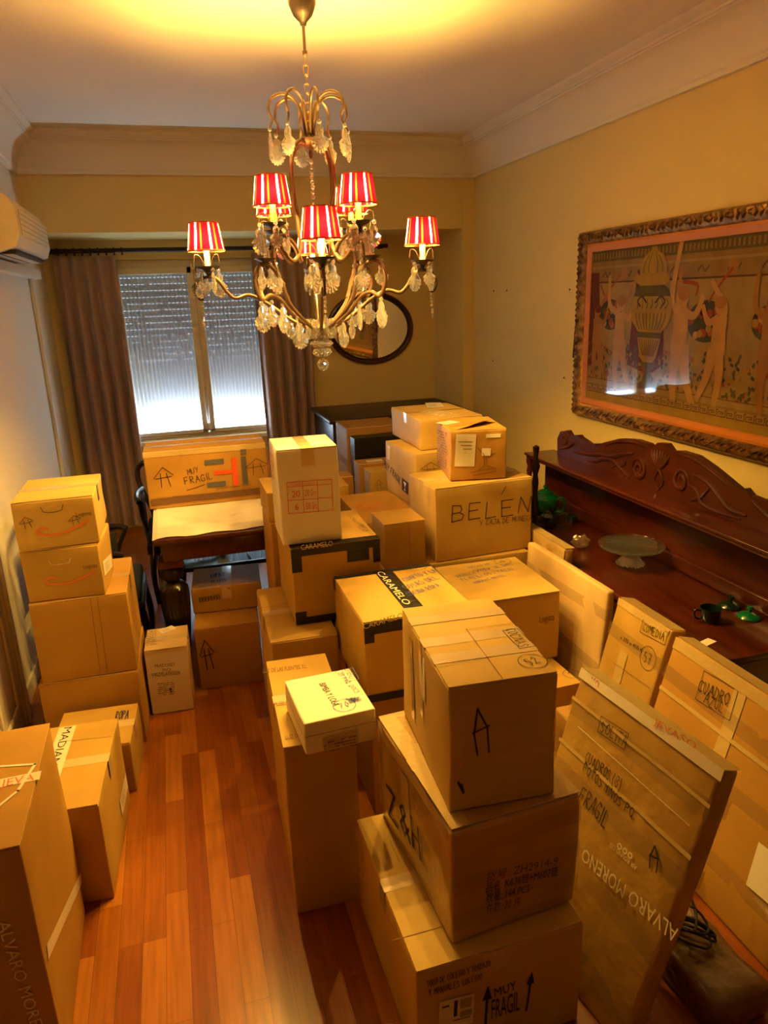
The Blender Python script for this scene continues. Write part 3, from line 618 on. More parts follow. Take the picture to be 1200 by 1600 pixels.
def rz_matrix(key):
    if key in BX:
        x, y, z, w, d, h, a = BX[key]; return Matrix.Translation((x, y, z)) @ Matrix.Rotation(radians(a), 4, 'Z'), (w, d, h)
    o, X, Y, Z, s = PX[key]
    return Matrix(((X[0], Y[0], Z[0], o[0]), (X[1], Y[1], Z[1], o[1]), (X[2], Y[2], Z[2], o[2]), (0, 0, 0, 1))), s
class Box:
    def __init__(s, key, label, tone='kraft', seam='y', tape='clear_tape', crush=.004, name='cardboard_box', cat='box', group=None, body='carton', flapped=True, side_tape=.07, wrap=False):
        M, (w, d, h) = rz_matrix(key); s.w, s.d, s.h = w, d, h; s.key = key; s.seed = sum(ord(c)*(i+3) for i, c in enumerate(key)); s.crush = crush
        s.e = empty(name, M=M, label=label, cat=cat, group=group); s.n = {}; rr = random.Random(s.seed)
        top = .0035 if flapped else 0; s.tone = tone
        mb = MB(); mb.rbox((0, 0, 0), (w, d, h-top), .006 if not wrap else .012, tone, seg=7, disp=s.disp); mb.build(body, s.e, ang=50)
        if flapped:
            g = .0012; L = [(.002, w-.002, .002, d/2-g), (.002, w-.002, d/2+g, d-.002)] if seam == 'x' else [(.002, w/2-g, .002, d-.002), (w/2+g, w-.002, .002, d-.002)]
            if seam is None: L = [(.0, w, .0, d)]
            for (x0, x1, y0, y1) in L:
                mb = MB(); t = rr.uniform(0, .0012); mb.box(x0, x1, y0, y1, h-top, h-.0003, tone); mb.m = [mb.mi(tone) if i < 2 else mb.mi('edge') for i in range(6)]; mb.build('flap', s.e, smooth=False)
            if tape and seam:
                k = .024 if min(w, d) > .15 else .018; o = h+.0004; st = side_tape
                mb = MB()
                if seam == 'x': A = [(-.0012, d/2, h-st), (-.0012, d/2, h+.0002), (0.001, d/2, o), (w-.001, d/2, o), (w+.0012, d/2, h+.0002), (w+.0012, d/2, h-st)]; off = (0, k)
                else: A = [(w/2, -.0022, h-st), (w/2, -.0022, h), (w/2, 0.001, o), (w/2, d-.001, o), (w/2, d+.0012, h), (w/2, d+.0012, h-st)]; off = (k, 0)
                vs = [];
                for p in A: vs += [(p[0]-off[0], p[1]-off[1], p[2]), (p[0]+off[0], p[1]+off[1], p[2])]
                mb.add(vs, [(2*i, 2*i+1, 2*i+3, 2*i+2) for i in range(len(A)-1)], tape); mb.build('packing_tape', s.e)
        if wrap:
            rr = random.Random(s.seed+1)
            for i in range(wrap):
                mb = MB()
                zc = h*(i+.6)/(wrap+.2); tilt = rr.uniform(-.05, .05); hw = .025
                P = [(-.002, -.002), (w+.002, -.002), (w+.002, d+.002), (-.002, d+.002), (-.002, -.002)]
                vs = []
                for j, (px, py) in enumerate(P):
                    zz = zc+tilt*(px if w > d else py); vs += [(px, py, zz-hw), (px, py, zz+hw)]
                mb.add(vs, [(2*j, 2*j+1, 2*j+3, 2*j+2) for j in range(4)], 'film')
                mb.build('packing_tape', s.e)
    def disp(s, p, size):
        f = 1.0
        q = Vector(p)/max(min(size), .12)*1.3+Vector((s.seed*.37, 0, 0))
        v = noise.noise_vector(q)*s.crush
        # keep bottom flat
        if p[2] < .01: v.z = 0
        if p[2] > size[2]-.01: v.z = min(v.z, 0)*.4
        return v
    def face(s, face, u, v, off):
        w, d, h = s.w, s.d, s.h
        cl = lambda t, L: min(max(t, 0), L)
        if face == 'front': p = (u, -off, v); q = (cl(u, w), 0, cl(v, h-.004))
        elif face == 'top': return Vector((u, v, h+off))
        elif face == 'left': p = (-off, d-u, v); q = (0, d-cl(u, d), cl(v, h-.004))
        elif face == 'right': p = (w+off, u, v); q = (w, cl(u, d), cl(v, h-.004))
        dv = s.disp(q, (w, d, h))
        r = Vector(p)
        if face == 'front': r.y += dv.y
        else: r.x += dv.x
        return r
    def patch(s, face, vs, fs, m, name, lift=0, parent=None):
        i = s.n.get(face, 0); s.n[face] = i+1; off = .0022+.00025*i+lift if face != 'top' else .0009+.00022*i+lift
        mb = MB(); mb.add([s.face(face, u, v, off) for u, v in vs], fs, m); o = mb.build(name, s.e, smooth=False)
        if parent: o.parent = parent
        return o
    def rect(s, face, u0, v0, u1, v1, m, name='packing_tape', lift=0, nu=6, nv=6):
        vs = [(u0+(u1-u0)*i/nu, v0+(v1-v0)*j/nv) for j in range(nv+1) for i in range(nu+1)]; W = nu+1
        return s.patch(face, vs, [(j*W+i, j*W+i+1, (j+1)*W+i+1, (j+1)*W+i) for j in range(nv) for i in range(nu)], m, name, lift)
    def mark(s, face, kind, text, u0, v0, u1, v1, H, kw):
        d = Vector((u1-u0, v1-v0)); L = d.length; d.normalize(); n = Vector((-d.y, d.x)); m = kw['col']; O = Vector((u0, v0))
        if kind == 'bar': d = Vector((1, 0)); n = Vector((0, 1))
        T = lambda a, b: tuple(O+d*a+n*b)
        def hand(text, L, H, wd, name='handwriting', sl=0):
            st, W = strokes(text); P = [[(x/W*L+sl*y*H, y*H) for x, y in p] for p in st]; vs, fs = ribbon(P, wd); return s.patch(face, [T(*v) for v in vs], fs, m, name)
        def lines(P, wd, name): vs, fs = ribbon(P, wd); return s.patch(face, [T(*v) for v in vs], fs, m, name)
        def fill(Rs, name, mm=None, lift=0):
            vs = []; fs = []
            for (a0, b0, a1, b1) in Rs: o = len(vs); vs += [T(a0, b0), T(a1, b0), T(a1, b1), T(a0, b1)]; fs.append((o, o+1, o+2, o+3))
            return s.patch(face, vs, fs, mm or m, name, lift)
        if kind == 'print':
            vs, fs = printed(text); s.patch(face, [T(x*L, y*H) for x, y in vs], fs, m, 'printed_lettering')
        elif kind == 'hand':
            if face == 'top' and s.key in 'STOF': H *= .60
            hand(text, L, H, max(.0017, H*.07) if m != 'ink' else min(max(.0022, H*.075), .0042))
        elif kind == 'script': hand(text, L, H*1.1, H*.13, 'printed_lettering', .2)
        elif kind == 'marker': hand(text, L, H, H*.10)
        elif kind == 'box': lines([[(0, 0), (L, 0), (L, H), (0, H), (0, 0)]], .0018, 'drawn_frame')
        elif kind == 'stroke': lines([[(0, 0), (L, 0)]], .003, 'drawn_line')
        elif kind == 'circle':
            R = max(H, L*.5)*.95; c = (L/2, 0); lines([[(c[0]+R*cos(2*pi*i/20), c[1]+R*sin(2*pi*i/20)) for i in range(21)]], .0018, 'drawn_circle')
            st, W = strokes(text); P = [[(c[0]-R*.5+x/W*R, -R*.4+y*R*.85) for x, y in p] for p in st]; vs, fs = ribbon(P, .0022); s.patch(face, [T(*v) for v in vs], fs, m, 'handwriting')
        elif kind == 'scribble':
            P = [[(L/2+L*.5*sin(i*1.9)*cos(i*.23), H*.1+H*.5*cos(i*2.3)) for i in range(60)]]; lines(P, .0008, 'handwriting')
        elif kind == 'blob': lines([[(0, 0), (L, 0)], [(L*.3, H*.3), (L, 0)]], .006, 'ink_mark')
        elif kind == 'arrow':
            if kw.get('n'): lines([[(0, 0), (-L*.1, H*.5), (L*.35, H), (L*.95, H*.55), (L*.9, 0)], [(-L*.2, H*.5), (L*1.1, H*.58)], [(-L*.1, H*.45), (L*.3, H*.95)]], .0042, 'drawn_arrow')
            else: lines([[(0, 0), (L*.1, H*.7)], [(L, 0), (L*.75, H*.7)], [(-L*.7, H*.5), (L*.45, H), (L*1.5, H*.55)], [(-L*.5, H*.47), (L*1.3, H*.5)]], max(.0022, H*.03), 'drawn_arrow')
        elif kind == 'uparrow':
            vs = [T(*p) for p in ((L*.3, 0), (L*.7, 0), (L*.7, H*.72), (L*.3, H*.72), (-L*.25, H*.7), (L*1.25, H*.7), (L*.5, H))]; s.patch(face, vs, [(0, 1, 2, 3), (4, 5, 6)], m, 'printed_arrow')
        elif kind in ('label', 'shiplabel', 'glasslabel', 'tagdraw', 'strip'):
            o = fill([(0, 0, L, H)], 'paper_label' if kind != 'glasslabel' else 'fragile_label', lift=.0003)
            rr = random.Random(int(L*9999))
            if kind == 'shiplabel':
                R = [(L*.42, H*.4, L*.52, H*.93), (L*.08, H*.78, L*.28, H*.84), (L*.42, H*.25, L*.9, H*.28), (L*.1, H*.1, L*.4, H*.16)]+[(L*(.60+.025*i), H*.60, L*(.60+.025*i+.012), H*.92) for i in range(13)]+[(L*.6, H*(.33+.04*i), L*.95, H*(.35+.04*i)) for i in range(5)]
                x = fill(R, 'barcode', 'pen', .0006); x.parent = o
            elif kind == 'glasslabel':
                c = [(L*.25, H*.85), (L*.75, H*.85), (L*.6, H*.55), (L*.53, H*.5), (L*.53, H*.25), (L*.7, H*.15), (L*.3, H*.15), (L*.47, H*.25), (L*.47, H*.5), (L*.4, H*.55)]
                x = s.patch(face, [T(*p) for p in c], [tuple(range(10))], 'white', 'goblet_symbol', .0006); x.parent = o
            elif kind == 'label' and H > .03 and L > .02:
                R = [(L*.12, H*(.2+.11*i), L*rr.uniform(.5, .88), H*(.2+.11*i)+H*.022) for i in range(6)]
                x = fill(R, 'label_print', 'brown', .0006); x.parent = o
        elif kind == 'small':
            rr = random.Random(int(L*9999)); R = []; n2 = max(4, min(14, int(H/.009)))
            for i in range(n2):
                a = 0
                while a < L*.95:
                    q = rr.uniform(.02, .12)*L; 
                    if rr.random() > .25: R.append((a, H*(i+.25)/n2, min(a+q, L), H*(i+.62)/n2))
                    a += q+L*.02
            fill(R, 'printed_text')
        elif kind == 'barcode': fill([(L*i/22, 0, L*i/22+L*(.012+.018*((i*7) % 3 == 0)), H) for i in range(22)], 'barcode')
        elif kind == 'bar': fill([(0, 0, L, H)], 'printed_bar')
        elif kind == 'smile': lines([[(L*.12, H*.75), (0, H*.5), (L*.02, H*.1), (L*.25, -H*.25), (L*.5, -H*.28), (L*.8, 0), (L, H*.45)], [(L*.12, H*.75), (L*.2, H*.5)]], .008, 'printed_curve')
        elif kind == 'handle': lines([[(0, H), (L*.08, H*.2), (L*.3, 0), (L*.7, 0), (L*.92, H*.2), (L, H)]], .0025, 'hand_hole')
        elif kind == 'table':
            c = [0, .345*L, .67*L, L]; r = [0, .42*H, .86*H, H]; wd = .0022
            lines([[(x, 0), (x, H)] for x in c]+[[(0, y), (L, y)] for y in r], wd, 'printed_table')
        elif kind == 'goblet':
            lines([[(L*.6, H*.1), (L*.3, H*.1), (L*.55, H*.25), (L*.55, H*.7), (L*.3, H), (L*.5, H*.72), (L*.8, H*.95), (L*.6, H*.65), (L, H*.7), (L*.62, H*.6), (L*.65, H*.25), (L, H*.1), (L*.6, H*.1)], [(0, H*.05), (L*.3, H*.08)], [(L*.1, -H*.08), (L, 0)]], .0025, 'printed_drawing')
        elif kind == 'dots':
            for i in range(3):
                P = [(L*(.2+.3*i)+L*.1*cos(2*pi*j/12), H*.5+L*.1*sin(2*pi*j/12)) for j in range(13)]; lines([P], .004, 'printed_logo')
        elif kind == 'tape': fill([(0, 0, L, H)], 'printed_tape', 'paper_tape')
        elif kind == 'tape2':
            fill([(0, 0, L, .035)], 'printed_tape', 'paper_tape')
        elif kind == 'tapex': fill([(-.25, 0, L, H)], 'printed_tape', 'paper_tape')
        elif kind == 'logo': lines([[(L, 0), (L, H), (-.2, H)], [(L, 0), (L*.7, -H*.6), (-.2, -H*.6)]], .008, 'printed_logo')
        elif kind == 'crease': lines([[(0, 0), (L, 0)]], .0016, 'flap_crease')
        elif kind == 'seam': lines([[(0, 0), (L, 0)]], .002, 'flap_crease')
B = {}
def bx(key, label, **kw): B[key] = Box(key, label, **kw); return B[key]
bx('G', 'large brown box nearest the camera at the left wall, crossed with printed white tape', tone='kraft_warm', seam='y', tape=None, crush=.006)
bx('H', 'narrow brown box standing behind the large taped box at the left, striped tape on top', tone='kraft', seam='x', tape='clear_tape')
bx('I', 'low brown box in front of the tall stack at the left wall, partly hidden', tone='kraft', seam='x', tape='clear_tape')
bx('A1', 'brown box on the floor at the bottom of the four-box stack by the left wall', tone='kraft_warm', tape=None, group=None)
bx('A2', 'big brown box second from the floor in the left wall stack', tone='kraft_warm', seam='x', tape='brown_tape')
bx('C', 'box with pale hand hole and orange curve, second from top of left stack', tone='kraft', tape=None, crush=.007)
bx('B', 'topmost box of the left stack, with two drawn arrows and an orange curve', tone='kraft_light', seam='x', tape='clear_tape', crush=.006)
bx('D', 'white fronted wine carton on the floor beside the left stack', tone='kraft_pale', seam='x', tape='clear_tape', name='wine_box')
bx('E', 'brown box on the floor under the dining table with a black drawn arrow', tone='kraft_warm', seam='x', tape='clear_tape')
bx('F', 'flat brown box with a barcode lying under the dining table', tone='kraft', seam='y', tape='clear_tape')
bx('J', 'tall narrow brown box on the parquet under the cream shoe box', tone='kraft', seam='x', tape='clear_tape', crush=.005)
bx('K', 'cream lidded box with blue pen notes lying on the tall narrow box', tone='creamboard', flapped=False, crush=.0008, body='lid_box', name='shoe_box')
bx('N', 'large brown box at the bottom front with MUY FRAGIL and two arrows', tone='kraft_light', seam='x', tape='clear_tape', crush=.004)
bx('L', 'film-wrapped brown box with Chinese print on its side, middle of the front stack', tone='kraft_film', seam='x', tape='clear_tape', crush=.016, wrap=3, body='wrapped_carton')
bx('M', 'brown box marked COCINAS 52 on top of the front stack', tone='kraft_light', seam='x', tape='clear_tape', crush=.006, side_tape=.16)
bx('R', 'plain brown box on the floor under the black-taped box in the middle', tone='kraft', seam='x', tape='clear_tape', crush=.006)
bx('O', 'brown box edged with black tape carrying the tall white carton', tone='kraft', tape=None)
bx('P', 'tall white carton with a red printed table of 20 and 6', tone='whiteboard', seam='y', tape='clear_tape', crush=.003, name='white_carton')
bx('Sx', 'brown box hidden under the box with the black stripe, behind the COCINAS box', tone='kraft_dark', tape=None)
bx('S', 'brown box with a black printed tape stripe across its top, behind the COCINAS box', tone='kraft', seam='y', tape=None)
bx('U', 'low brown box with a circled 1 beneath the TAZAS DE CAFE box', tone='kraft', seam='x', tape='brown_tape')
bx('T', 'wide brown box with TAZAS DE CAFE in blue pen on top', tone='kraft_light', seam=None, tape=None)
bx('T2', 'wide box on the floor beneath the BELEN box, only a corner showing', tone='kraft', tape=None)
bx('V', 'brown box with BELEN written large on its front', tone='kraft_light', seam='x', tape='clear_tape')
bx('W', 'brown carton with a long white paper label, on top of the BELEN box', tone='kraft_warm', seam='x', tape=None, crush=.006)
bx('Z1', 'small plain brown box just left of the BELEN box', tone='kraft', seam=None, tape=None, crush=.002)
bx('Z2', 'flat-topped brown box with orange print behind the small plain box', tone='kraft_warm', seam=None, tape=None)
bx('Y', 'brown box with Muy fragil script and a wine glass label on its side', tone='kraft_light', seam='y', tape='clear_tape', crush=.005)
bx('X', 'highest brown box at the back with white letters and a label on top', tone='kraft_light', seam='x', tape='brown_tape', crush=.005)
bx('Q2', 'tall brown box standing between the dining table and the black-taped box', tone='kraft_warm', tape=None)
bx('Q1', 'flat brown box on top of the tall box right of the dining table', tone='kraft', seam=None, tape=None)
bx('Z6', 'plain yellowish box just right of the tall white carton', tone='kraft', tape=None)
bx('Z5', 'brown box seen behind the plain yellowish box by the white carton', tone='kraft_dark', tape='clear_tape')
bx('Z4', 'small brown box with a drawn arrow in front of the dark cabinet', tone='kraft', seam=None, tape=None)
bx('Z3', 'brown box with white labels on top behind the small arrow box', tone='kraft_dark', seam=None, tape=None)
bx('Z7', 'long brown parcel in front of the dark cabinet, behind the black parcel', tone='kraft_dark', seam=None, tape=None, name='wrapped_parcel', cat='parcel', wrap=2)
bx('Z8', 'black wrapped parcel standing in front of the long brown parcel', tone='black_tape', seam=None, tape=None, flapped=False, name='wrapped_parcel', cat='parcel', crush=.003)
bx('HI', 'long brown box with MUY FRAGIL and grey and orange bars on the dining table', tone='kraft_warm', seam='x', tape='clear_tape', crush=.003)
bx('PD', 'flat leaning parcel marked SOLITA, CUADROS and FRAGIL at the front right', tone='kraft_film', seam=None, tape=None, flapped=False, name='flat_parcel', cat='parcel', crush=.006, wrap=4, body='wrapped_carton')
bx('PA1', 'plain pale flat parcel standing against the sideboard, right of the TAZAS box', tone='kraft_pale', seam=None, tape=None, flapped=False, name='flat_parcel', cat='parcel', crush=.006, wrap=3, body='wrapped_carton')
bx('PA2', 'flat parcel with crumpled top behind the plain pale parcel at the sideboard', tone='kraft_film', seam=None, tape=None, flapped=False, name='flat_parcel', cat='parcel', crush=.010, wrap=2, body='wrapped_carton')
bx('BH', 'unseen brown box added behind the leaning SOLITA parcel for its shadow', tone='kraft_dark', tape=None)  # added hidden box, meant to shade the lower CUADRO AZUL parcel
bx('PB', 'flat parcel marked COMEDIA 57 leaning on the sideboard', tone='kraft', seam=None, tape=None, flapped=False, name='flat_parcel', cat='parcel', crush=.005, wrap=3, body='wrapped_carton')
bx('PC', 'large flat parcel marked CUADRO AZUL at the right edge, leaning on the sideboard', tone='kraft_warm', seam=None, tape=None, flapped=False, name='flat_parcel', cat='parcel', crush=.006, wrap=3, body='wrapped_carton')

# black CARAMELO tape: bands folded over the edges of two boxes
def band(bo, face, u0, v0, u1, v1): bo.rect(face, u0, v0, u1, v1, 'black_tape')
S = B['S']; band(S, 'top', .165, .0, .235, S.d); band(S, 'front', 0, S.h-.045, S.w, S.h-.003); band(S, 'top', 0, 0, S.w, .006); band(S, 'front', 0, S.h-.075, .035, S.h-.045)
band(S, 'front', 0, 0, S.w, .03); band(S, 'top', 0, S.d-.03, S.w, S.d); band(S, 'left', 0, S.h-.05, .03, S.h-.003); band(S, 'right', 0, .0, .04, .05)
O = B['O']; band(O, 'top', 0, 0, O.w, .04); band(O, 'front', 0, O.h-.035, O.w, O.h-.003); band(O, 'front', 0, O.h-.10, .04, O.h-.035); band(O, 'front', O.w*.62, O.h-.085, O.w*.62+.09, O.h-.035)
band(O, 'front', O.w-.03, O.h-.10, O.w, O.h-.035); band(O, 'front', 0, 0, O.w, .03); band(O, 'front', 0, .03, .045, .055)
# white print panel of the wine carton
Dx = B['D']; Dx.rect('front', .003, .004, Dx.w-.003, Dx.h-.02, 'white', 'printed_panel')
# striped tape on the narrow box, tape and creases elsewhere
Hb = B['H']; Hb.rect('top', .055, .01, .115, Hb.d-.01, 'paper_tape')
Hb.mark('top', 'print', 'MADIAN', .074, .485, .068, .25, .028, {'col': 'ink'})
M_ = B['M']
for v in (.11, .33): M_.rect('top', 0, v, M_.w, v+.048, 'clear_tape')
N_ = B['N']; N_.rect('front', .17, N_.h-.06, .25, N_.h-.004, 'clear_tape')
T2 = B['PD']; T2.rect('front', .05, 0, .13, .36, 'paper_tape', 'printed_tape')
B['K'].rect('front', 0, B['K'].h-.042, B['K'].w, B['K'].h-.0405, 'brown', 'lid_edge'); B['K'].rect('left', 0, B['K'].h-.042, B['K'].d, B['K'].h-.0405, 'brown', 'lid_edge')
for k_, L_ in (('L', [('top', 0, 0, .05, .50), ('left', .01, .30, .50, .334), ('left', .20, .05, .25, .29), ('top', .05, .12, .18, .17), ('top', .05, .30, .14, .34), ('front', .01, .322, .335, .334)]),
               ('PD', [('top', 0, 0, .538, .061), ('front', .0, .70, .538, .71), ('front', .0, .56, .538, .572)]),
               ('PC', [('top', .005, .003, .765, .072), ('front', .005, .66, .765, .70), ('front', .30, .2, .35, .66), ('front', .005, .50, .765, .515)]),
               ('PB', [('top', .005, .003, .315, .072), ('front', .005, .67, .315, .698), ('front', .10, .2, .15, .52)]),
               ('PA2', [('top', 0, 0, .44, .05), ('front', 0, .63, .44, .69)]), ('M', [('left', .10, .05, .13, .30), ('left', .20, .12, .225, .33)]), ('HI', [('front', .0, .285, .648, .312)])):
    for (f_, a_, b_, c_, d_) in L_: B[k_].rect(f_, a_, b_, c_, d_, 'shiny_tape')
for m_ in MARKS: B[m_[0]].mark(*m_[1:])
# torn flap on top of the long-label carton
b = MB(); P = spline([(.03, .02, 0), (.10, .05, .010), (.18, .10, .022), (.26, .17, .012)], 4); vs = []
for p in P: vs += [(p.x, p.y, B['W'].h+.001+max(p.z, 0)), (p.x-.035, p.y+.06, B['W'].h+.0012)]
b.add(vs, [(2*i, 2*i+2, 2*i+3, 2*i+1) for i in range(len(P)-1)], 'kraft_warm'); b.build('torn_flap', B['W'].e)
# crumpled film end on the standing parcel
b = MB(); rr = random.Random(4); P = [(.0+.02*rr.random(), .0+.045*rr.random(), .686+.035*rr.random()) for _ in range(16)]
b.add(P, [(i, i+1, i+2) for i in range(14)], 'film'); b.build('crumpled_film', B['PA2'].e)
# low dark parcel and cable coil at the front right
lp = empty('wrapped_bundle', (1.13, 1.10, 0), radians(3), label='low dark film-wrapped bundle on the floor between the two big leaning parcels', cat='bundle')
b = MB(); b.rbox((0, 0, 0), (.20, .34, .10), .03, 'dark_wrap', seg=6, disp=lambda p, s: noise.noise_vector(Vector(p)*9)*.012*(1 if p[2] > .01 else 0)); b.build('bundle', lp)
b = MB()
for k in range(5): b.tube([(.10+.045*cos(a+k), .20+.05*sin(a)+.006*k, .118+.01*k+.01*sin(2*a+k)) for a in [2*pi*i/16 for i in range(16)]], .004, 'cable', 6, closed=True)
tag(b.build('cable_coil'), 'small coil of black cable lying on the dark wrapped bundle', 'cable').matrix_world = Matrix.Translation((1.13, 1.10, 0)) @ Matrix.Rotation(radians(3), 4, 'Z')

# ================================================================ SIDEBOARD
SX0, SX1, SY0, SY1, SZ = 1.755, 2.20, 1.885, 3.96, .58
s = empty('sideboard', (SX0, SY0, 0), label='long dark mahogany sideboard with a carved crest and raised shelf on the right', cat='sideboard')
LX, LY = SX1-SX0, SY1-SY0
b = MB(); b.rbox((-.015, -.015, SZ-.032), (LX+.02, LY+.03, .032), .010, 'mahogany', seg=1); b.build('top_slab', s)
b = MB(); b.box(.02, LX, .02, LY-.02, SZ-.17, SZ-.033, 'mahogany', .004); b.build('apron', s)
for i in range(3):
    b = MB(); y0 = .06+i*(LY-.12)/3; b.box(.006, .0195, y0+.02, y0+(LY-.12)/3-.02, SZ-.155, SZ-.05, 'mahogany', .005); dr = b.build('drawer', s)
    b = MB(); b.lathe([(.001, 0), (.012, .004), (.014, .015), (.006, .022), (.001, .023)], 'brass', n=10); k = b.build('knob', dr); k.matrix_local = Matrix.Translation((.006, y0+(LY-.12)/6, SZ-.10)) @ Matrix.Rotation(-pi/2, 4, 'Y')
legp = [(.028, 0), (.032, .03), (.020, .05), (.034, .12), (.030, .20), (.018, .24), (.034, .27), (.036, .40)]
for (x, y) in ((.06, .06), (.06, LY-.06), (LX-.05, .06), (LX-.05, LY-.06)):
    b = MB(); b.lathe(legp, 'mahogany', (x, y, 0), 14); b.build('leg', s)
b = MB(); b.box(LX-.025, LX-.003, .01, LY-.01, SZ+.001, .897, 'mahogany'); b.box(LX-.045, LX-.025, .01, LY-.01, SZ+.001, SZ+.07, 'mahogany', .008); b.box(LX-.04, LX-.0255, .01, LY-.01, .865, .897, 'mahogany', .005); b.build('back_board', s)
b = MB(); b.box(LX-.195, LX+.01, -.03, LY-.05, .898, .912, 'mahogany', .005); b.box(LX-.185, LX, -.02, LY-.06, .880, .8975, 'mahogany', .006); b.build('shelf', s)
tp = [(.020, 0), (.024, .02), (.012, .04), (.020, .08), (.014, .13), (.010, .17), (.018, .22), (.012, .25), (.020, .27), (.020, .298)]
for y in (.0, LY-.10):
    b = MB(); b.lathe(tp, 'mahogany', (LX-.165, y+.03, SZ+.001), 14); b.build('turned_post', s)
b = MB(); b.lathe([(.024, 0), (.024, .06), (.013, .09), (.022, .16), (.013, .24), (.018, .30), (.012, .34), (.017, .36), (.024, .385), (.020, .40), (.012, .425), (.013, .46), (.017, .475), (.017, .49), (.001, .50)], 'blackwood', (.03, 1.46, SZ+.001), 16); b.build('finial_post', s)
CR = [(3.782, .912), (3.789, 1.005), (3.757, 1.052), (3.69, 1.069), (3.655, 1.046), (3.569, 1.063), (3.547, 1.052), (3.452, 1.034), (3.364, 1.05), (3.392, 1.030), (3.308, 1.066), (3.167, 1.112), (3.033, 1.13), (2.937, 1.127), (2.904, 1.113), (2.863, 1.145), (2.804, 1.151), (2.765, 1.124), (2.704, 1.136), (2.597, 1.134), (2.493, 1.106), (2.394, 1.071), (2.322, 1.045), (2.302, 1.058), (2.267, 1.037), (2.214, 1.034), (2.10, 1.06), (2.0, 1.04), (1.93, 1.03), (1.90, .98), (1.90, .912)]
CRL = [(y-SY0, z) for y, z in CR]
b = MB(); b.prism(CRL, 0, LX-.040, LX-.006, 'mahogany_carved'); cr = b.build('carved_crest', s, ang=20)
b = MB()
def rel(pts, r=.008, k=5):
    P = spline([(LX-.040, y-SY0, z) for y, z in pts], k); n_ = len(P); b.tube(P, [1.5*r*(.35+.65*sin(pi*min(1, (i+1)/n_*1.02))) for i in range(n_)], 'mahogany_carved', 8)
def vol(cy, cz, R, sg, turns=1.6): rel([(cy+sg*R*(1-t*.75)*cos(2*pi*turns*t), cz+R*(1-t*.75)*sin(2*pi*turns*t)) for t in [i/16 for i in range(17)]], .009, 3)
vol(2.985, .991, .058, 1); vol(2.675, 1.005, .055, -1); vol(3.70, 1.02, .035, 1)
for i in range(-3, 4): rel([(2.832+i*.004, 1.03), (2.832+i*.016, 1.075), (2.832+i*.022, 1.12-abs(i)*.006)], .009)
rel([(2.832, .92), (2.80, .97), (2.832, 1.02), (2.864, .97), (2.832, .92)], .007)
rel([(3.06, .93), (3.12, .955), (3.20, .99), (3.29, .985), (3.36, .955), (3.45, .94)], .009); rel([(3.04, 1.06), (3.13, 1.04), (3.22, 1.01), (3.34, 1.0), (3.46, .975), (3.6, .96)], .010)
rel([(3.10, .93), (3.14, .97), (3.10, 1.0), (3.16, .98), (3.22, .95)], .007); rel([(3.75, .95), (3.66, .98), (3.58, 1.02), (3.50, .99)], .008)
rel([(2.60, .93), (2.54, .965), (2.50, 1.01), (2.47, 1.03)], .008); rel([(2.60, 1.05), (2.50, 1.035), (2.42, .99), (2.36, .955), (2.27, .952)], .010); rel([(2.62, 1.0), (2.56, .98), (2.53, .94), (2.44, .925), (2.30, .93)], .008)
rel([(3.29, 1.055), (3.17, 1.098), (3.03, 1.115), (2.94, 1.11)], .006); rel([(2.70, 1.12), (2.60, 1.118), (2.49, 1.09), (2.39, 1.055)], .006); rel([(2.25, 1.02), (2.15, .98), (2.05, .96), (1.95, .97)], .008)
b.build('carved_relief', cr)

# things on the sideboard
def teapot(name, loc, rz, sc, label, m='green_glaze', cat='teapot'):
    t = empty(name, loc, rz, label=label, cat=cat); t.scale = (sc,)*3
    b = MB(); b.lathe([(.035, 0), (.038, .006), (.030, .010), (.055, .03), (.068, .06), (.062, .09), (.04, .108), (.034, .112)], m, n=24); b.build('pot_body', t)
    b = MB(); b.lathe([(.036, .1125), (.034, .118), (.015, .127), (.006, .130), (.011, .138), (.008, .147), (.001, .149)], m, n=20); b.build('pot_lid', t)
    b = MB(); P = spline([(.055, 0, .045), (.085, 0, .06), (.10, 0, .09), (.118, 0, .115)], 4); b.tube(P, [.015-.009*i/len(P) for i in range(len(P))], m, 10); b.build('spout', t)
    b = MB(); b.tube(spline([(-.058, 0, .085), (-.09, 0, .10), (-.105, 0, .07), (-.09, 0, .035), (-.06, 0, .03)], 5), .006, m, 8); b.build('pot_handle', t); return t
teapot('teapot', (2.02, 3.66, SZ+.001), radians(120), 1.25, 'large green glazed teapot at the far end of the sideboard')
teapot('sugar_pot', (1.93, 3.44, SZ+.001), radians(150), .8, 'small dark green pot just in front of the green teapot', 'dark_glaze', 'pot')
def cup(name, loc, rz, sc, label, m):
    t = empty(name, loc, rz, label=label, cat='cup'); t.scale = (sc,)*3
    b = MB(); b.lathe([(.026, 0), (.028, .004), (.036, .02), (.039, .055), (.036, .055), (.033, .02), (.02, .008), (.001, .007)], m, n=24, capt=False); b.build('cup_body', t)
    b = MB(); b.tube(spline([(-.036, 0, .045), (-.058, 0, .048), (-.062, 0, .03), (-.05, 0, .014), (-.034, 0, .014)], 5), .004, m, 8); b.build('cup_handle', t)
cup('cup', (1.925, 2.15, SZ+.001), radians(-15), 1.05, 'dark green glazed cup alone on the near part of the sideboard', 'dark_glaze')
cup('cup', (2.09, 3.47, SZ+.001), radians(60), .8, 'small dark cup beside the green teapot', 'dark_glaze')
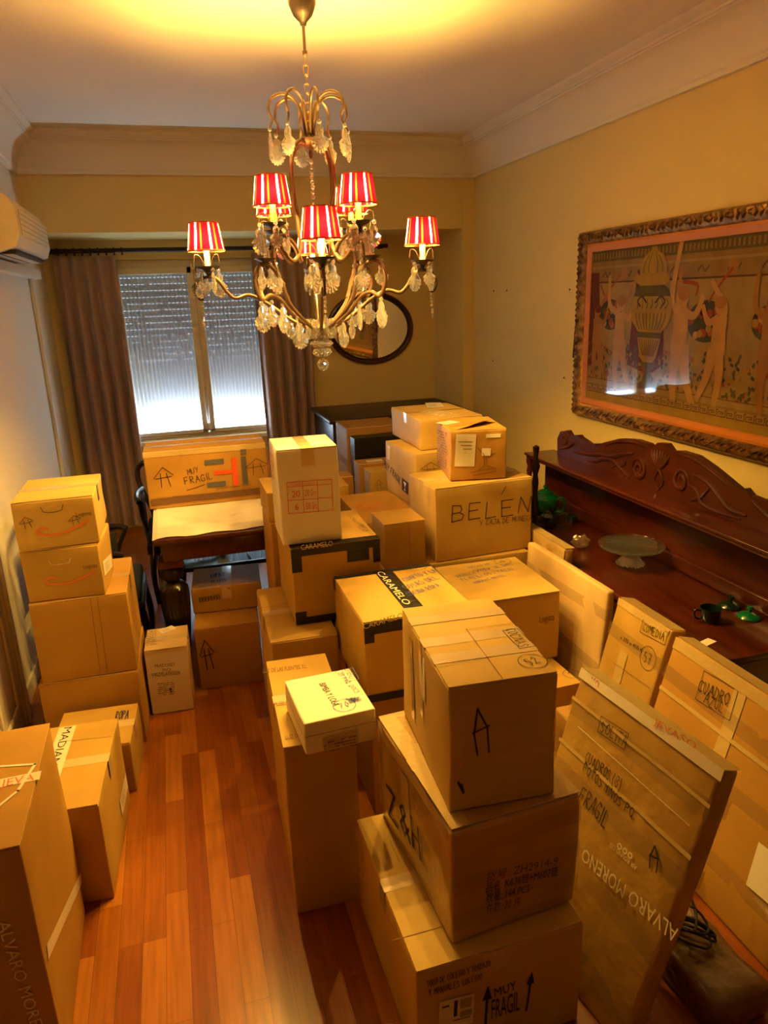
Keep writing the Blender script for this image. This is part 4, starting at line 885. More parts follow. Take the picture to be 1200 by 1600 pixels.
for (x, y, m, lab) in ((2.095, 2.235, 'dark_glaze', 'dark green pot lid with a knob, farther of the two lids on the sideboard'), (2.09, 2.125, 'green_glaze', 'bright green pot lid with a knob, nearer of the two lids on the sideboard')):
    b = MB(); b.lathe([(.045, 0), (.046, .004), (.040, .012), (.018, .022), (.008, .025), (.007, .030), (.014, .038), (.012, .047), (.001, .050)], m, (0, 0, 0), 24); o = b.build('pot_lid'); o.location = (x, y, SZ+.001); tag(o, lab, 'lid')
t = empty('cake_stand', (2.01, 2.80, SZ+.001), label='clear cut glass cake stand on the middle of the sideboard', cat='cake stand')
sc_ = lambda a, z: 1+.025*cos(20*a)
b = MB(); b.lathe([(.148, .092), (.150, .100), (.143, .103), (.12, .098), (.02, .098), (.001, .098), (.001, .090), (.03, .089), (.12, .088)], 'cutglass', n=80, capb=True, capt=False, scal=lambda a, z: 1+(.022*abs(cos(10*a)))); b.build('plate', t)
b = MB(); b.lathe([(.062, 0), (.064, .006), (.045, .025), (.026, .05), (.022, .07), (.030, .0885)], 'cutglass', n=48, scal=lambda a, z: 1+.06*abs(cos(12*a))); b.build('foot', t)
b = MB(); rr = random.Random(9)
b.rbox((0, 0, 0), (.075, .06, .055), .02, 'film', seg=5, disp=lambda p, s_: noise.noise_vector(Vector(p)*60)*.016*(1 if p[2] > .008 else .2)); o = b.build('crumpled_film'); o.location = (1.86, 3.03, SZ+.016); tag(o, 'crumpled ball of clear plastic film on the sideboard edge', 'plastic film')
b = MB(); b.box(0, .06, 0, .035, 0, .0012, 'paper'); o = b.build('paper_slip'); o.location = (1.772, 1.98, SZ+.001); o.rotation_euler = (0, 0, .3); tag(o, 'small white paper slip on the front edge of the sideboard', 'paper')

# ================================================================ PICTURE
PY0, PY1, PZ0, PZ1 = 2.10, 4.075, 1.095, 2.17
p = empty('framed_picture', (XR-.001, PY1, PZ0), label='large tapestry picture of an urn and garlands in an ornate gold frame', cat='picture')
# local frame: u runs towards the camera (-y), x out of the wall is -x
W_, H_ = PY1-PY0, PZ1-PZ0
fr = MB(); prof2 = [(0, 0), (0, .030), (.012, .045), (.030, .050), (.050, .042), (.062, .030), (.070, .022), (.070, 0)]
def sweep_rect(mb, W, H, prof, m, inset=0):
    vs = []; n = len(prof)
    for (sx, sz, cx, cz) in ((1, 1, 0, 0), (-1, 1, W, 0), (-1, -1, W, H), (1, -1, 0, H)):
        for (d, t) in prof: vs.append((-t, -(cx+sx*(d+inset)), cz+sz*(d+inset)))
    fs = [(i*n+k, i*n+(k+1) % n, ((i+1) % 4)*n+(k+1) % n, ((i+1) % 4)*n+k) for i in range(4) for k in range(n)]
    mb.add(vs, fs, m)
sweep_rect(fr, W_, H_, prof2, 'gold')
rr = random.Random(3)
def leaf(c, ang, L, wd, out):
    # small raised leaf lying on the frame face; c = (u, z)
    vs = []; k = 7
    for i in range(k):
        t = i/(k-1); a = (c[0]+(t-.5)*L*cos(ang), c[1]+(t-.5)*L*sin(ang)); ww = wd*sin(pi*(.08+.86*t))
        nx, nz = -sin(ang)*ww, cos(ang)*ww
        vs += [(-(.036), -(a[0]+nx), a[1]+nz), (-(.036+out*sin(pi*(.1+.8*t))), -a[0], a[1]), (-(.036), -(a[0]-nx), a[1]-nz)]
    fs = []
    for i in range(k-1): fs += [(3*i, 3*i+1, 3*i+4, 3*i+3), (3*i+1, 3*i+2, 3*i+5, 3*i+4)]
    fr.add(vs, fs, 'gold')
for side in range(4):
    Ls = W_ if side % 2 == 0 else H_; n_ = int(Ls/.034)
    for i in range(n_):
        t = .03+(Ls-.06)*i/(n_-1)
        for q in (-1, 1):
            c = (t, .032+q*.008) if side == 0 else (W_-.032-q*.008, t) if side == 1 else (t, H_-.032-q*.008) if side == 2 else (.032+q*.008, t)
            base = 0 if side % 2 == 0 else pi/2
            leaf(c, base+q*(.75 if i % 4 else -.4)+rr.uniform(-.2, .2), .042, .009, .022)
fr.build('gilt_frame', p, ang=60)
fl = MB(); sweep_rect(fl, W_, H_, [(.070, 0), (.070, .020), (.084, .026), (.098, .020), (.115, .014), (.115, 0)], 'gold_fillet'); fl.build('inner_frame', p)
# the print, built as flat colour areas (u,z in 0..1 of the opening)
def pm(name, c, k=.8): return mat(name, c, .75, spec=.2, var=(14, tuple(x*k for x in c), I1))
pm('p_cream', (.34, .235, .09)); pm('p_tan', (0.274, 0.164, 0.052)); pm('p_ochre', (0.360, 0.226, 0.040)); pm('p_olive', (0.122, 0.096, 0.026)); pm('p_maroon', (0.144, 0.031, 0.012)); pm('p_flesh', (0.475, 0.274, 0.098)); pm('p_flesh2', (0.360, 0.171, 0.052))
pm('p_slate', (0.072, 0.068, 0.037)); pm('p_orange', (0.396, 0.103, 0.012)); pm('p_brown', (0.094, 0.044, 0.012)); pm('p_leaf', (0.094, 0.096, 0.029)); pm('p_line', (0.180, 0.068, 0.017)); pm('p_red', (0.324, 0.068, 0.017)); pm('p_gray', (0.245, 0.185, 0.086))
OW, OH = W_-.23, H_-.23
pr = MB(); lay = [0, False]
def sh2(poly, m):
    if not lay[1]: lay[0] += 1
    t = .009+lay[0]*.000045
    pr.add([(-t, -(.115+u*OW), .115+v*OH) for u, v in poly], [tuple(range(len(poly)))], m)
def rc(u0, v0, u1, v1, m): sh2([(u0, v0), (u1, v0), (u1, v1), (u0, v1)], m)
def el(u, v, a, c, m, n=16, rot=0):
    k = OW/OH; sh2([(u+(a*cos(t)*cos(rot)-c*sin(t)*sin(rot)), v+(a*cos(t)*sin(rot)+c*sin(t)*cos(rot))*k) for t in [2*pi*i/n for i in range(n)]], m)
def limb(pts, w0, w1, m):
    k = OW/OH; P = spline([(a, b_/k, 0) for a, b_ in pts], 4); n_ = len(P); Lf = []; Rt = []
    for i, q in enumerate(P):
        t = (P[min(i+1, n_-1)]-P[max(i-1, 0)]).normalized(); nn = Vector((-t.y, t.x, 0))*(w0+(w1-w0)*i/(n_-1)); Lf.append((q.x+nn.x, (q.y+nn.y)*k)); Rt.append((q.x-nn.x, (q.y-nn.y)*k))
    for i in range(n_-1): sh2([Lf[i], Lf[i+1], Rt[i+1], Rt[i]], m) if 0 else None
    if not lay[1]: lay[0] += 1
    t_ = .009+lay[0]*.000045
    vs = [(-t_, -(.115+u*OW), .115+v*OH) for u, v in Lf+Rt]; pr.add(vs, [(i, i+1, n_+i+1, n_+i) for i in range(n_-1)], m)
rc(0, 0, 1, 1, 'p_cream')
rc(0, .93, 1, 1, 'p_olive'); rc(0, .80, 1, .93, 'p_tan'); rc(0, .885, 1, .90, 'p_cream'); rc(0, .79, 1, .80, 'p_brown')
lay[0] += 1; lay[1] = True
for i in range(60): rc(i/60, .945, i/60+.008, .985, 'p_tan')
lay[1] = False
for i in range(9):
    u = .06+i*.115
    rc(u, .815, u+.055, .87, 'p_gray'); limb([(u+.005, .83), (u+.02, .86), (u+.035, .83), (u+.05, .86)], .003, .003, 'p_line')
for uc in (.315, .985, -.02): 
    sh2([(uc-.085, .17+.1), (uc-.06, .86), (uc+.065, .86), (uc+.095, .30), (uc+.03, .22)], 'p_maroon')
for u in (.19, .445, .66, .86): el(u, .85, .018, .02, 'p_flesh2', 10)
base_ = lay[0]+1; lay[1] = True
for i in range(520):
    lay[0] = base_+i % 8
    u = rr.random(); v = .12+.27*rr.random()**1.3
    el(u, v, .008, .005, rr.choice(['p_leaf', 'p_leaf', 'p_olive', 'p_tan', 'p_red', 'p_ochre']), 6, rr.random()*3)
lay[1] = False; lay[0] = base_+9
rc(0, .105, 1, .15, 'p_cream'); rc(0, .075, 1, .11, 'p_tan'); rc(0, .145, 1, .150, 'p_line')
# fruit garlands
for (cx, cy, R) in ((.125, .585, .065), (.575, .56, .075), (.80, .56, .06)):
    lay[1] = False; lay[0] += 1
    el(cx, cy, R, R*.75, 'p_slate')
    base_ = lay[0]+1; lay[1] = True
    for i in range(24):
        lay[0] = base_+i % 6
        a = rr.random()*6.28; q = R*.9*sqrt(rr.random()); el(cx+q*cos(a), cy+q*sin(a)*1.5, .011, .011, rr.choice(['p_orange', 'p_ochre', 'p_red', 'p_flesh', 'p_olive']), 9)
lay[1] = False; lay[0] = base_+7
# ribbons
limb([(.17, .84), (.10, .72), (.12, .66)], .003, .003, 'p_red'); limb([(.26, .84), (.22, .70), (.20, .63)], .006, .003, 'p_flesh2'); limb([(.46, .84), (.46, .72), (.50, .62)], .007, .004, 'p_flesh2'); limb([(.66, .84), (.60, .72), (.58, .66)], .004, .003, 'p_red')
limb([(.47, .78), (.53, .76), (.53, .70)], .006, .004, 'p_red'); limb([(.06, .78), (.09, .70), (.12, .68)], .004, .003, 'p_red')
# cherub-like figures reaching for the fruit
def figure(u, v, sc, m, hair, lean=1, arm=(0, .22)):
    f = lambda a, c: (u+lean*a*sc, v+c*sc)
    limb([f(0, .02), f(-.01, -.14), f(.0, -.30)], .020*sc, .009*sc, m); limb([f(.02, .02), f(.035, -.13), f(.07, -.28)], .020*sc, .009*sc, m)
    limb([f(0, -.02), f(.005, .10), f(.0, .19)], .028*sc, .024*sc, m); limb([f(.0, .18), f(-.03+arm[0]*.4, .24), f(arm[0], .18+arm[1])], .011*sc, .007*sc, m); limb([f(.01, .18), f(.05, .16), f(.075, .25)], .011*sc, .007*sc, m)
    el(*f(.005, .245), .022*sc, .024*sc, m); el(*f(.008, .262), .022*sc, .017*sc, hair, 12)
figure(.045, .40, .85, 'p_flesh2', 'p_maroon', 1, (.07, .20)); figure(.175, .40, 1.05, 'p_flesh', 'p_flesh2', 1, (-.06, .24)); figure(.47, .40, 1.2, 'p_flesh', 'p_flesh2', 1, (-.01, .36)); figure(.635, .40, 1.0, 'p_flesh', 'p_flesh2', -1, (.05, .20)); figure(.80, .40, 1.0, 'p_flesh2', 'p_maroon', 1, (-.05, .22))
# big lidded urn
def urn(u):
    def ring(pts, m): sh2([(u-a, b_) for a, b_ in pts]+[(u+a, b_) for a, b_ in reversed(pts)], m)
    ring([(.045, .13), (.045, .16), (.020, .18), (.014, .24), (.028, .27), (.030, .30)], 'p_olive')
    ring([(.022, .30), (.04, .33), (.055, .43), (.055, .45)], 'p_ochre'); ring([(.052, .45), (.058, .46), (.058, .475), (.05, .485)], 'p_olive')
    ring([(.055, .485), (.085, .54), (.098, .60), (.096, .68), (.080, .74), (.055, .765)], 'p_ochre'); ring([(.088, .70), (.080, .74), (.055, .765)], 'p_olive')
    for q in range(-3, 4): limb([(u+q*.022, .625), (u+q*.024+.008, .66), (u+q*.022, .69)], .0022, .001, 'p_olive')
    ring([(.06, .765), (.078, .785), (.078, .815), (.066, .83)], 'p_ochre'); ring([(.062, .83), (.064, .88), (.045, .94), (.018, .965), (.012, .99)], 'p_ochre')
    for i in range(-4, 5):
        limb([(u+i*.018, .60), (u+i*.0165, .55), (u+i*.012, .50)], .0018, .0018, 'p_olive'); limb([(u+i*.0115, .44), (u+i*.009, .39), (u+i*.006, .34)], .0014, .0014, 'p_brown')
    for q in (-1, 1):
        limb([(u+q*.02, .66), (u+q*.045, .70), (u+q*.065, .67), (u+q*.05, .64)], .003, .003, 'p_brown'); limb([(u+q*.020, .84), (u+q*.020, .89), (u+q*.008, .955)], .0022, .0012, 'p_olive'); limb([(u+q*.045, .84), (u+q*.042, .89), (u+q*.022, .94)], .0022, .0012, 'p_olive')
urn(.335); urn(1.0-.02)
# meander border
rc(0, 0, 1, .062, 'p_ochre'); rc(0, .050, 1, .098, 'p_cream')
u = .01; lay[0] += 1; lay[1] = True
while u < .97:
    a, z0, z1 = .0036, .052, .096
    for (x0, y0, x1, y1) in ((0, z0, .030, z0+.007), (0, z0, .003, z1-.012), (.0, z1-.018, .021, z1-.012), (.019, z0+.015, .022, z1-.012), (.008, z0+.015, .022, z0+.021), (.028, z0, .031, z1), (.031, z1-.007, .036, z1)): rc(u+x0, y0, u+x1, y1, 'p_line')
    u += .034
print('layers', lay[0]); pr.build('printed_scene', p, smooth=False)
g = MB(); g.box(-.0185, -.0165, -(W_-.1), -.1, .1, H_-.1, 'pane'); MATS['glazing'] = None
gm = bpy.data.materials.new('picture_glass'); gm.use_nodes = True; nt = gm.node_tree; nt.nodes.clear(); o_ = nt.nodes.new('ShaderNodeOutputMaterial'); mx = nt.nodes.new('ShaderNodeMixShader'); t1 = nt.nodes.new('ShaderNodeBsdfTransparent'); t2 = nt.nodes.new('ShaderNodeBsdfGlossy'); t2.inputs['Roughness'].default_value = .03
fz = nt.nodes.new('ShaderNodeFresnel'); fz.inputs[0].default_value = 1.32; ge = nt.nodes.new('ShaderNodeNewGeometry'); iv = nt.nodes.new('ShaderNodeMath'); iv.operation = 'SUBTRACT'; iv.inputs[0].default_value = 1; nt.links.new(ge.outputs['Backfacing'], iv.inputs[1]); ml = nt.nodes.new('ShaderNodeMath'); ml.operation = 'MULTIPLY'; nt.links.new(fz.outputs[0], ml.inputs[0]); nt.links.new(iv.outputs[0], ml.inputs[1]); nt.links.new(ml.outputs[0], mx.inputs[0]); nt.links.new(t1.outputs[0], mx.inputs[1]); nt.links.new(t2.outputs[0], mx.inputs[2]); nt.links.new(mx.outputs[0], o_.inputs[0]); MATS['picture_glass'] = gm
g.mats = ['picture_glass']; g.build('picture_glass', p, smooth=False)

# ================================================================ DINING TABLE AND RUNNER
TZ = .78
t = empty('dining_table', (-.17, 3.42, 0), label='dark mahogany dining table with thick fluted legs near the window', cat='table')
TW, TD = .92, .98
b = MB(); b.rbox((0, 0, TZ-.032), (TW, TD, .032), .012, 'mahogany'); b.build('tabletop', t)
b = MB(); b.box(.035, TW-.035, .035, .055, TZ-.125, TZ-.033, 'mahogany', .003); b.box(.035, TW-.035, TD-.055, TD-.035, TZ-.125, TZ-.033, 'mahogany', .003); b.box(.035, .055, .055, TD-.055, TZ-.125, TZ-.033, 'mahogany', .003); b.box(TW-.055, TW-.035, .055, TD-.055, TZ-.125, TZ-.033, 'mahogany', .003); b.build('apron', t)
lg = [(.035, 0), (.045, .02), (.045, .05), (.028, .07), (.036, .12), (.058, .25), (.070, .38), (.074, .46), (.070, .50), (.050, .525), (.030, .535), (.038, .542), (.056, .56), (.058, .585), (.050, .607), (.034, .617)]
for (x, y) in ((.066, .10), (TW-.095, .10), (.066, TD-.09), (TW-.095, TD-.09)):
    b = MB(); b.lathe(lg, 'blackwood', (x, y, 0), 48, scal=lambda a, z: 1-.06*(abs(cos(8*a)) > .75)*(.12 < z < .50)); b.box(x-.06, x+.06, y-.06, y+.06, .617, TZ-.126, 'mahogany', .004); b.build('leg', t)
# white runner lying lengthwise, sagging over the near edge
vs = []; fs = []; nx, ny = 16, 34
for j in range(ny+1):
    for i in range(nx+1):
        x = .02+.72*i/nx; y = .018+(TD-.02)*j/ny; z = TZ+.0025+.0022*abs(sin(x*7+y*9+noise.noise(Vector((x*3, y*3, 0)))*3))
        vs.append((x, y+(.012*sin(i*1.3) if j == 0 else 0), z))
for j in range(ny):
    for i in range(nx): fs.append((j*(nx+1)+i, j*(nx+1)+i+1, (j+1)*(nx+1)+i+1, (j+1)*(nx+1)+i))
b = MB(); b.add(vs, fs, 'runner'); 
vs = [(.02, .018+.96*k/20, TZ+.004) for k in range(21)]+[(-.003, .018+.96*k/20, TZ-.004) for k in range(21)]+[(-.006-.003*(k % 2), .018+.96*k/20, TZ-.10) for k in range(21)]
b.add(vs, [(r*21+k, r*21+k+1, (r+1)*21+k+1, (r+1)*21+k) for r in range(2) for k in range(20)], 'runner')
o = b.build('table_runner'); o.location = t.location; tag(o, 'white cloth runner lying on the dining table under the long box', 'tablecloth')

# ================================================================ ARMCHAIRS
def armchair(loc, rz, label, seatm):
    c = empty('armchair', loc, rz, label=label, cat='chair', group='dark armchairs round the dining table')
    b = MB(); b.rbox((-.21, -.20, .40), (.42, .42, .07), .025, seatm, seg=3); b.build('seat', c)
    b = MB(); b.box(-.22, .22, -.21, .23, .34, .399, 'blackwood', .005); b.build('seat_frame', c)
    for sx in (-1, 1):
        b = MB(); b.tube(spline([(sx*.19, -.19, .339), (sx*.20, -.21, .18), (sx*.19, -.20, 0)], 4), [.022-.001*i for i in range(9)], 'blackwood', 8); b.build('leg', c)
        b = MB(); b.tube(spline([(sx*.18, .22, .339), (sx*.18, .25, .18), (sx*.18, .29, 0)], 4), .018, 'blackwood', 8); b.build('leg', c)
        b = MB(); b.tube(spline([(sx*.17, .22, .40), (sx*.175, .235, .50), (sx*.215, .25, .62), (sx*.245, .27, .72), (sx*.235, .285, .80), (sx*.185, .29, .835), (sx*.12, .29, .84)], 5), .017, 'blackwood', 10); b.build('back_stile', c)
        b = MB(); b.tube(spline([(sx*.225, .24, .665), (sx*.25, .10, .675), (sx*.25, -.08, .68), (sx*.235, -.14, .665)], 4), .017, 'blackwood', 8); b.tube(spline([(sx*.235, -.13, .66), (sx*.23, -.08, .55), (sx*.215, -.10, .47), (sx*.205, -.11, .38)], 4), .014, 'blackwood', 8); b.build('armrest', c)
        b = MB(); b.rbox((sx*.222-.008, -.08, .42), (.016, .29, .235), .007, 'black_fabric', seg=2); b.build('side_panel', c)
    b = MB(); b.tube(spline([(-.13, .29, .838), (0, .295, .855), (.13, .29, .838)], 5), .02, 'blackwood', 10); b.build('top_rail', c)
    b = MB(); b.rbox((-.15, .235, .50), (.30, .03, .28), .014, 'black_fabric', seg=3); b.build('backrest', c)
    return c
armchair((-.47, 3.85, 0), radians(90), 'dark armchair with a teal seat at the left end of the dining table', 'teal_fabric')
armchair((-.045, 4.76, 0), 0, 'dark armchair with curved back behind the long box, before the window', 'black_fabric')
# low glass-topped side table seen under the dining table
g = empty('glass_side_table', (-.08, 3.86, 0), label='low dark table with a glass top reflecting the window, under the dining table', cat='table')
b = MB()
for e in ((0, .60, 0, .02), (0, .60, .24, .26), (0, .02, .02, .24), (.58, .60, .02, .24), (.385, .40, .02, .24)): b.box(e[0], e[1], e[2], e[3], .44, .462, 'blackwood', .003)
b.build('frame', g)
b = MB(); b.box(.02, .58, .02, .24, .448, .454, 'tealglass'); b.build('glass_top', g, smooth=False)
for (x, y) in ((.012, .012), (.588, .012), (.012, .248), (.588, .248)):
    b = MB(); b.box(x-.010, x+.010, y-.010, y+.010, 0, .439, 'blackwood', .002); b.build('leg', g)

# ================================================================ DARK CABINET
c = empty('cabinet', (1.15, 5.45, 0), label='low dark wooden cabinet beneath the oval mirror', cat='cabinet')
b = MB(); b.rbox((-.02, -.02, .915), (1.16, .79, .035), .012, 'darkwood'); b.build('cabinet_top', c)
b = MB(); b.box(.01, 1.12, .01, .76, .05, .914, 'darkwood', .004); b.build('carcass', c)
b = MB(); b.box(.0, 1.13, -.002, .77, 0, .049, 'darkwood', .004); b.build('plinth', c)
for x0 in (.03, .58):
    b = MB(); b.box(x0, x0+.52, -.008, .0095, .08, .88, 'darkwood', .004); dd = b.build('cabinet_door', c); b = MB(); b.lathe([(.001, 0), (.010, .005), (.010, .015), (.001, .018)], 'brass', n=10); k = b.build('knob', dd); k.matrix_local = Matrix.Translation((x0+(.47 if x0 < .1 else .05), -.008, .5)) @ Matrix.Rotation(pi/2, 4, 'X')

# ================================================================ CHANDELIER
CX, CY = .60, 2.95
ch = empty('chandelier', (CX, CY, ZC-.001), radians(-99), label='bronze chandelier with eight red shades and glass drops hanging from the ceiling', cat='chandelier')
Z = lambda z: z-(ZC-.001)
def pol(r, th, z, da=0): a = th+da; return (r*cos(a), r*sin(a), Z(z))
b = MB(); b.lathe([(.001, Z(2.790)), (.010, Z(2.792)), (.014, Z(2.805)), (.034, Z(2.825)), (.050, Z(2.86)), (.055, Z(2.90)), (.052, Z(2.94)), (.060, Z(2.955)), (.062, Z(2.964))], 'steel', n=32); b.build('canopy', ch)
b = MB(); b.tube([(0, 0, Z(2.795)), (0, 0, Z(2.705))], .0055, 'bronze', 10); b.lathe([(.001, Z(2.698)), (.009, Z(2.702)), (.009, Z(2.714)), (.001, Z(2.718))], 'bronze', n=12); b.build('stem', ch)
z = 2.70; i = 0
while z > 2.455:
    b = MB(); L = .036; pts = [(.0085*cos(a), 0, Z(z-L/2)+(L/2-.0085)*(1 if sin(a) > 0 else -1)+.0085*sin(a)) for a in [2*pi*k/14+.1 for k in range(14)]]
    if i % 2: pts = [(0, p_[0], p_[2]) for p_ in pts]
    b.tube(pts, .0021, 'brass', 6, closed=True); b.build('chain_link', ch); z -= .0305; i += 1
b = MB(); b.lathe([(.001, Z(2.355)), (.006, Z(2.362)), (.008, Z(2.375)), (.005, Z(2.385)), (.022, Z(2.395)), (.036, Z(2.415)), (.036, Z(2.424)), (.018, Z(2.432)), (.008, Z(2.44)), (.008, Z(2.448)), (.001, Z(2.45))], 'bronze', n=24); b.tube([(.009*cos(a), 0, Z(2.455)+.009*sin(a)) for a in [2*pi*k/12 for k in range(12)]], .0022, 'bronze', 6, closed=True); b.build('crown_hub', ch)

# glass drops
def pend_mesh(H=.095, Wd=.066, seed=0):
    k = 34; out = []
    for i in range(k):
        t = i/k*2*pi; yy = -cos(t)  # -1 bottom .. 1 top
        prof_w = (.5*(1+.0)*sqrt(max(0, 1-yy*yy)))*(1.0 if yy < -.1 else (.62+.38*max(0, (.45-yy)/.55)) if yy < .45 else .62)
        neck = 1-.42*math.exp(-((yy-.30)/.16)**2)
        sc = 1+.055*cos(i*pi) if yy < .5 else 1
        out.append((Wd*prof_w*neck*sc*(1 if sin(t) >= 0 else -1), H*.5*yy*(sc if yy < -.3 else 1)))
    vs = []; fs = []
    for (yo, s_) in ((-.0022, 1), (.0022, 1), (-.0065, .58), (.0065, .58)):
        for (x, z_) in out: vs.append((x*s_, yo, z_*s_-(H*.05 if s_ < 1 else 0)))
    for i in range(k):
        j = (i+1) % k; fs += [(i, j, k+j, k+i), (i, 2*k+i, 2*k+j, j), (k+i, k+j, 3*k+j, 3*k+i)]
    vs += [(0, -.008, -H*.12), (0, .008, -H*.12)]
    for i in range(k):
        j = (i+1) % k; fs += [(2*k+i, 4*k, 2*k+j), (3*k+i, 3*k+j, 4*k+1)]
    return vs, fs
def spear(H, r):
    return [(.001, 0), (r, .12*H), (r*.8, .3*H), (r*.55, .6*H), (r*.35, .85*H), (.001, H)]
pm_ = {}
def me_from(vs, fs, m, smooth=False):
    b = MB(); b.add(vs, fs, m); o = b.build('tmp', None, smooth=smooth); me = o.data; bpy.data.objects.remove(o); return me
vs, fs = pend_mesh(); ME_P = me_from(vs, fs, 'crystal'); vs, fs = pend_mesh(.078, .050); ME_P2 = me_from(vs, fs, 'crystal')
b = MB(); b.lathe([(.001, -.007), (.005, -.006), (.0085, -.002), (.0085, .002), (.005, .006), (.001, .007)], 'crystal', n=8); o = b.build('t', None, smooth=False); ME_B = o.data; bpy.data.objects.remove(o)
b = MB()
for q in range(4): b.lathe([(.001, -.0115-.0145*q), (.0035, -.010-.0145*q), (.0055, -.007-.0145*q), (.0055, -.004-.0145*q), (.0035, -.001-.0145*q), (.001, 0-.0145*q)], 'crystal', n=8)
b.lathe([(.001, -.10), (.004, -.09), (.006, -.078), (.003, -.06)], 'crystal', n=6); o = b.build('t', None, smooth=False); ME_S = o.data; bpy.data.objects.remove(o)
rr = random.Random(12); ND = [0]
def drop(r, th, z, kind=0, rot=None):
    ND[0] += 1
    a = rr.uniform(0, pi) if rot is None else rot
    if kind == 2:
        o = bpy.data.objects.new('crystal_string', ME_S); COL.objects.link(o); o.parent = ch; o.location = pol(r, th, z); o.rotation_euler = (rr.uniform(-.06, .06), rr.uniform(-.06, .06), a); return
    me, H = ((ME_P, .095), (ME_P2, .078))[kind]
    o = bpy.data.objects.new('crystal_drop', me); COL.objects.link(o); o.parent = ch; o.location = pol(r, th, z-.018-H*.5); o.rotation_euler = (0, 0, a)
    q = bpy.data.objects.new('crystal_bead', ME_B); COL.objects.link(q); q.parent = o; q.location = (0, 0, H*.5+.0085); q.rotation_euler = (pi/2, 0, 0)
# crown of eight curled arms
for i in range(8):
    th = i*pi/4+.2; b = MB()
    P = spline([pol(.016, th, 2.425), pol(.022, th, 2.48), pol(.045, th, 2.548), pol(.088, th, 2.572), pol(.135, th, 2.556), pol(.150, th, 2.515), pol(.138, th, 2.485), pol(.150, th, 2.455)], 5)
    b.tube(P, [.0035+.002*sin(pi*k/len(P)) for k in range(len(P))], 'bronze', 7); b.build('crown_arm', ch)
    if i % 2: drop(.150, th, 2.462, 0, rot=th+rr.choice([0, pi/2])+rr.uniform(-.4, .4))
    else: drop(.150, th, 2.462, 0, rot=th+pi/2)
# central string of beads
for k in range(8):
    z = 2.345-.0175*k; o = bpy.data.objects.new('crystal_bead', ME_B); COL.objects.link(o); o.parent = ch; o.location = (0, 0, Z(z)); o.rotation_euler = (pi/2, 0, .3*k)
b = MB(); b.lathe([(.001, Z(2.085)), (.02, Z(2.09)), (.03, Z(2.12)), (.028, Z(2.16)), (.012, Z(2.19)), (.001, Z(2.205))], 'crystal', n=12); b.build('glass_baluster', ch, smooth=False)
b = MB(); b.tube([(0, 0, Z(2.08)), (0, 0, Z(1.76))], .006, 'bronze', 10); b.lathe([(.001, Z(1.69)), (.02, Z(1.695)), (.032, Z(1.715)), (.030, Z(1.735)), (.014, Z(1.75)), (.001, Z(1.755))], 'bronze', n=20); b.build('central_rod', ch)
# faceted glass finial
b = MB(); sc2 = lambda a, z_: 1+.07*cos(8*a)
b.lathe([(.001, Z(1.66)), (.030, Z(1.662)), (.046, Z(1.675)), (.034, Z(1.688)), (.001, Z(1.689))], 'crystal', n=32, scal=sc2); b.lathe([(.001, Z(1.622)), (.022, Z(1.625)), (.038, Z(1.64)), (.030, Z(1.656)), (.001, Z(1.658))], 'crystal', n=32, scal=sc2)
b.build('glass_bowl', ch, smooth=False)
b = MB(); bm = bmesh.new(); bmesh.ops.create_icosphere(bm, subdivisions=2, radius=.025); b.add([(v.co.x, v.co.y, v.co.z+Z(1.592)) for v in bm.verts], [tuple(v.index for v in f.verts) for f in bm.faces], 'crystal'); bm.free(); b.build('glass_ball', ch, smooth=False)
for i in range(10):
    th = i*pi/5+.1; o = bpy.data.objects.new('crystal_drop', ME_P2); COL.objects.link(o); o.parent = ch; o.location = pol(.055, th, 1.735); o.rotation_euler = (0, 0, th+pi/2); ND[0] += 1

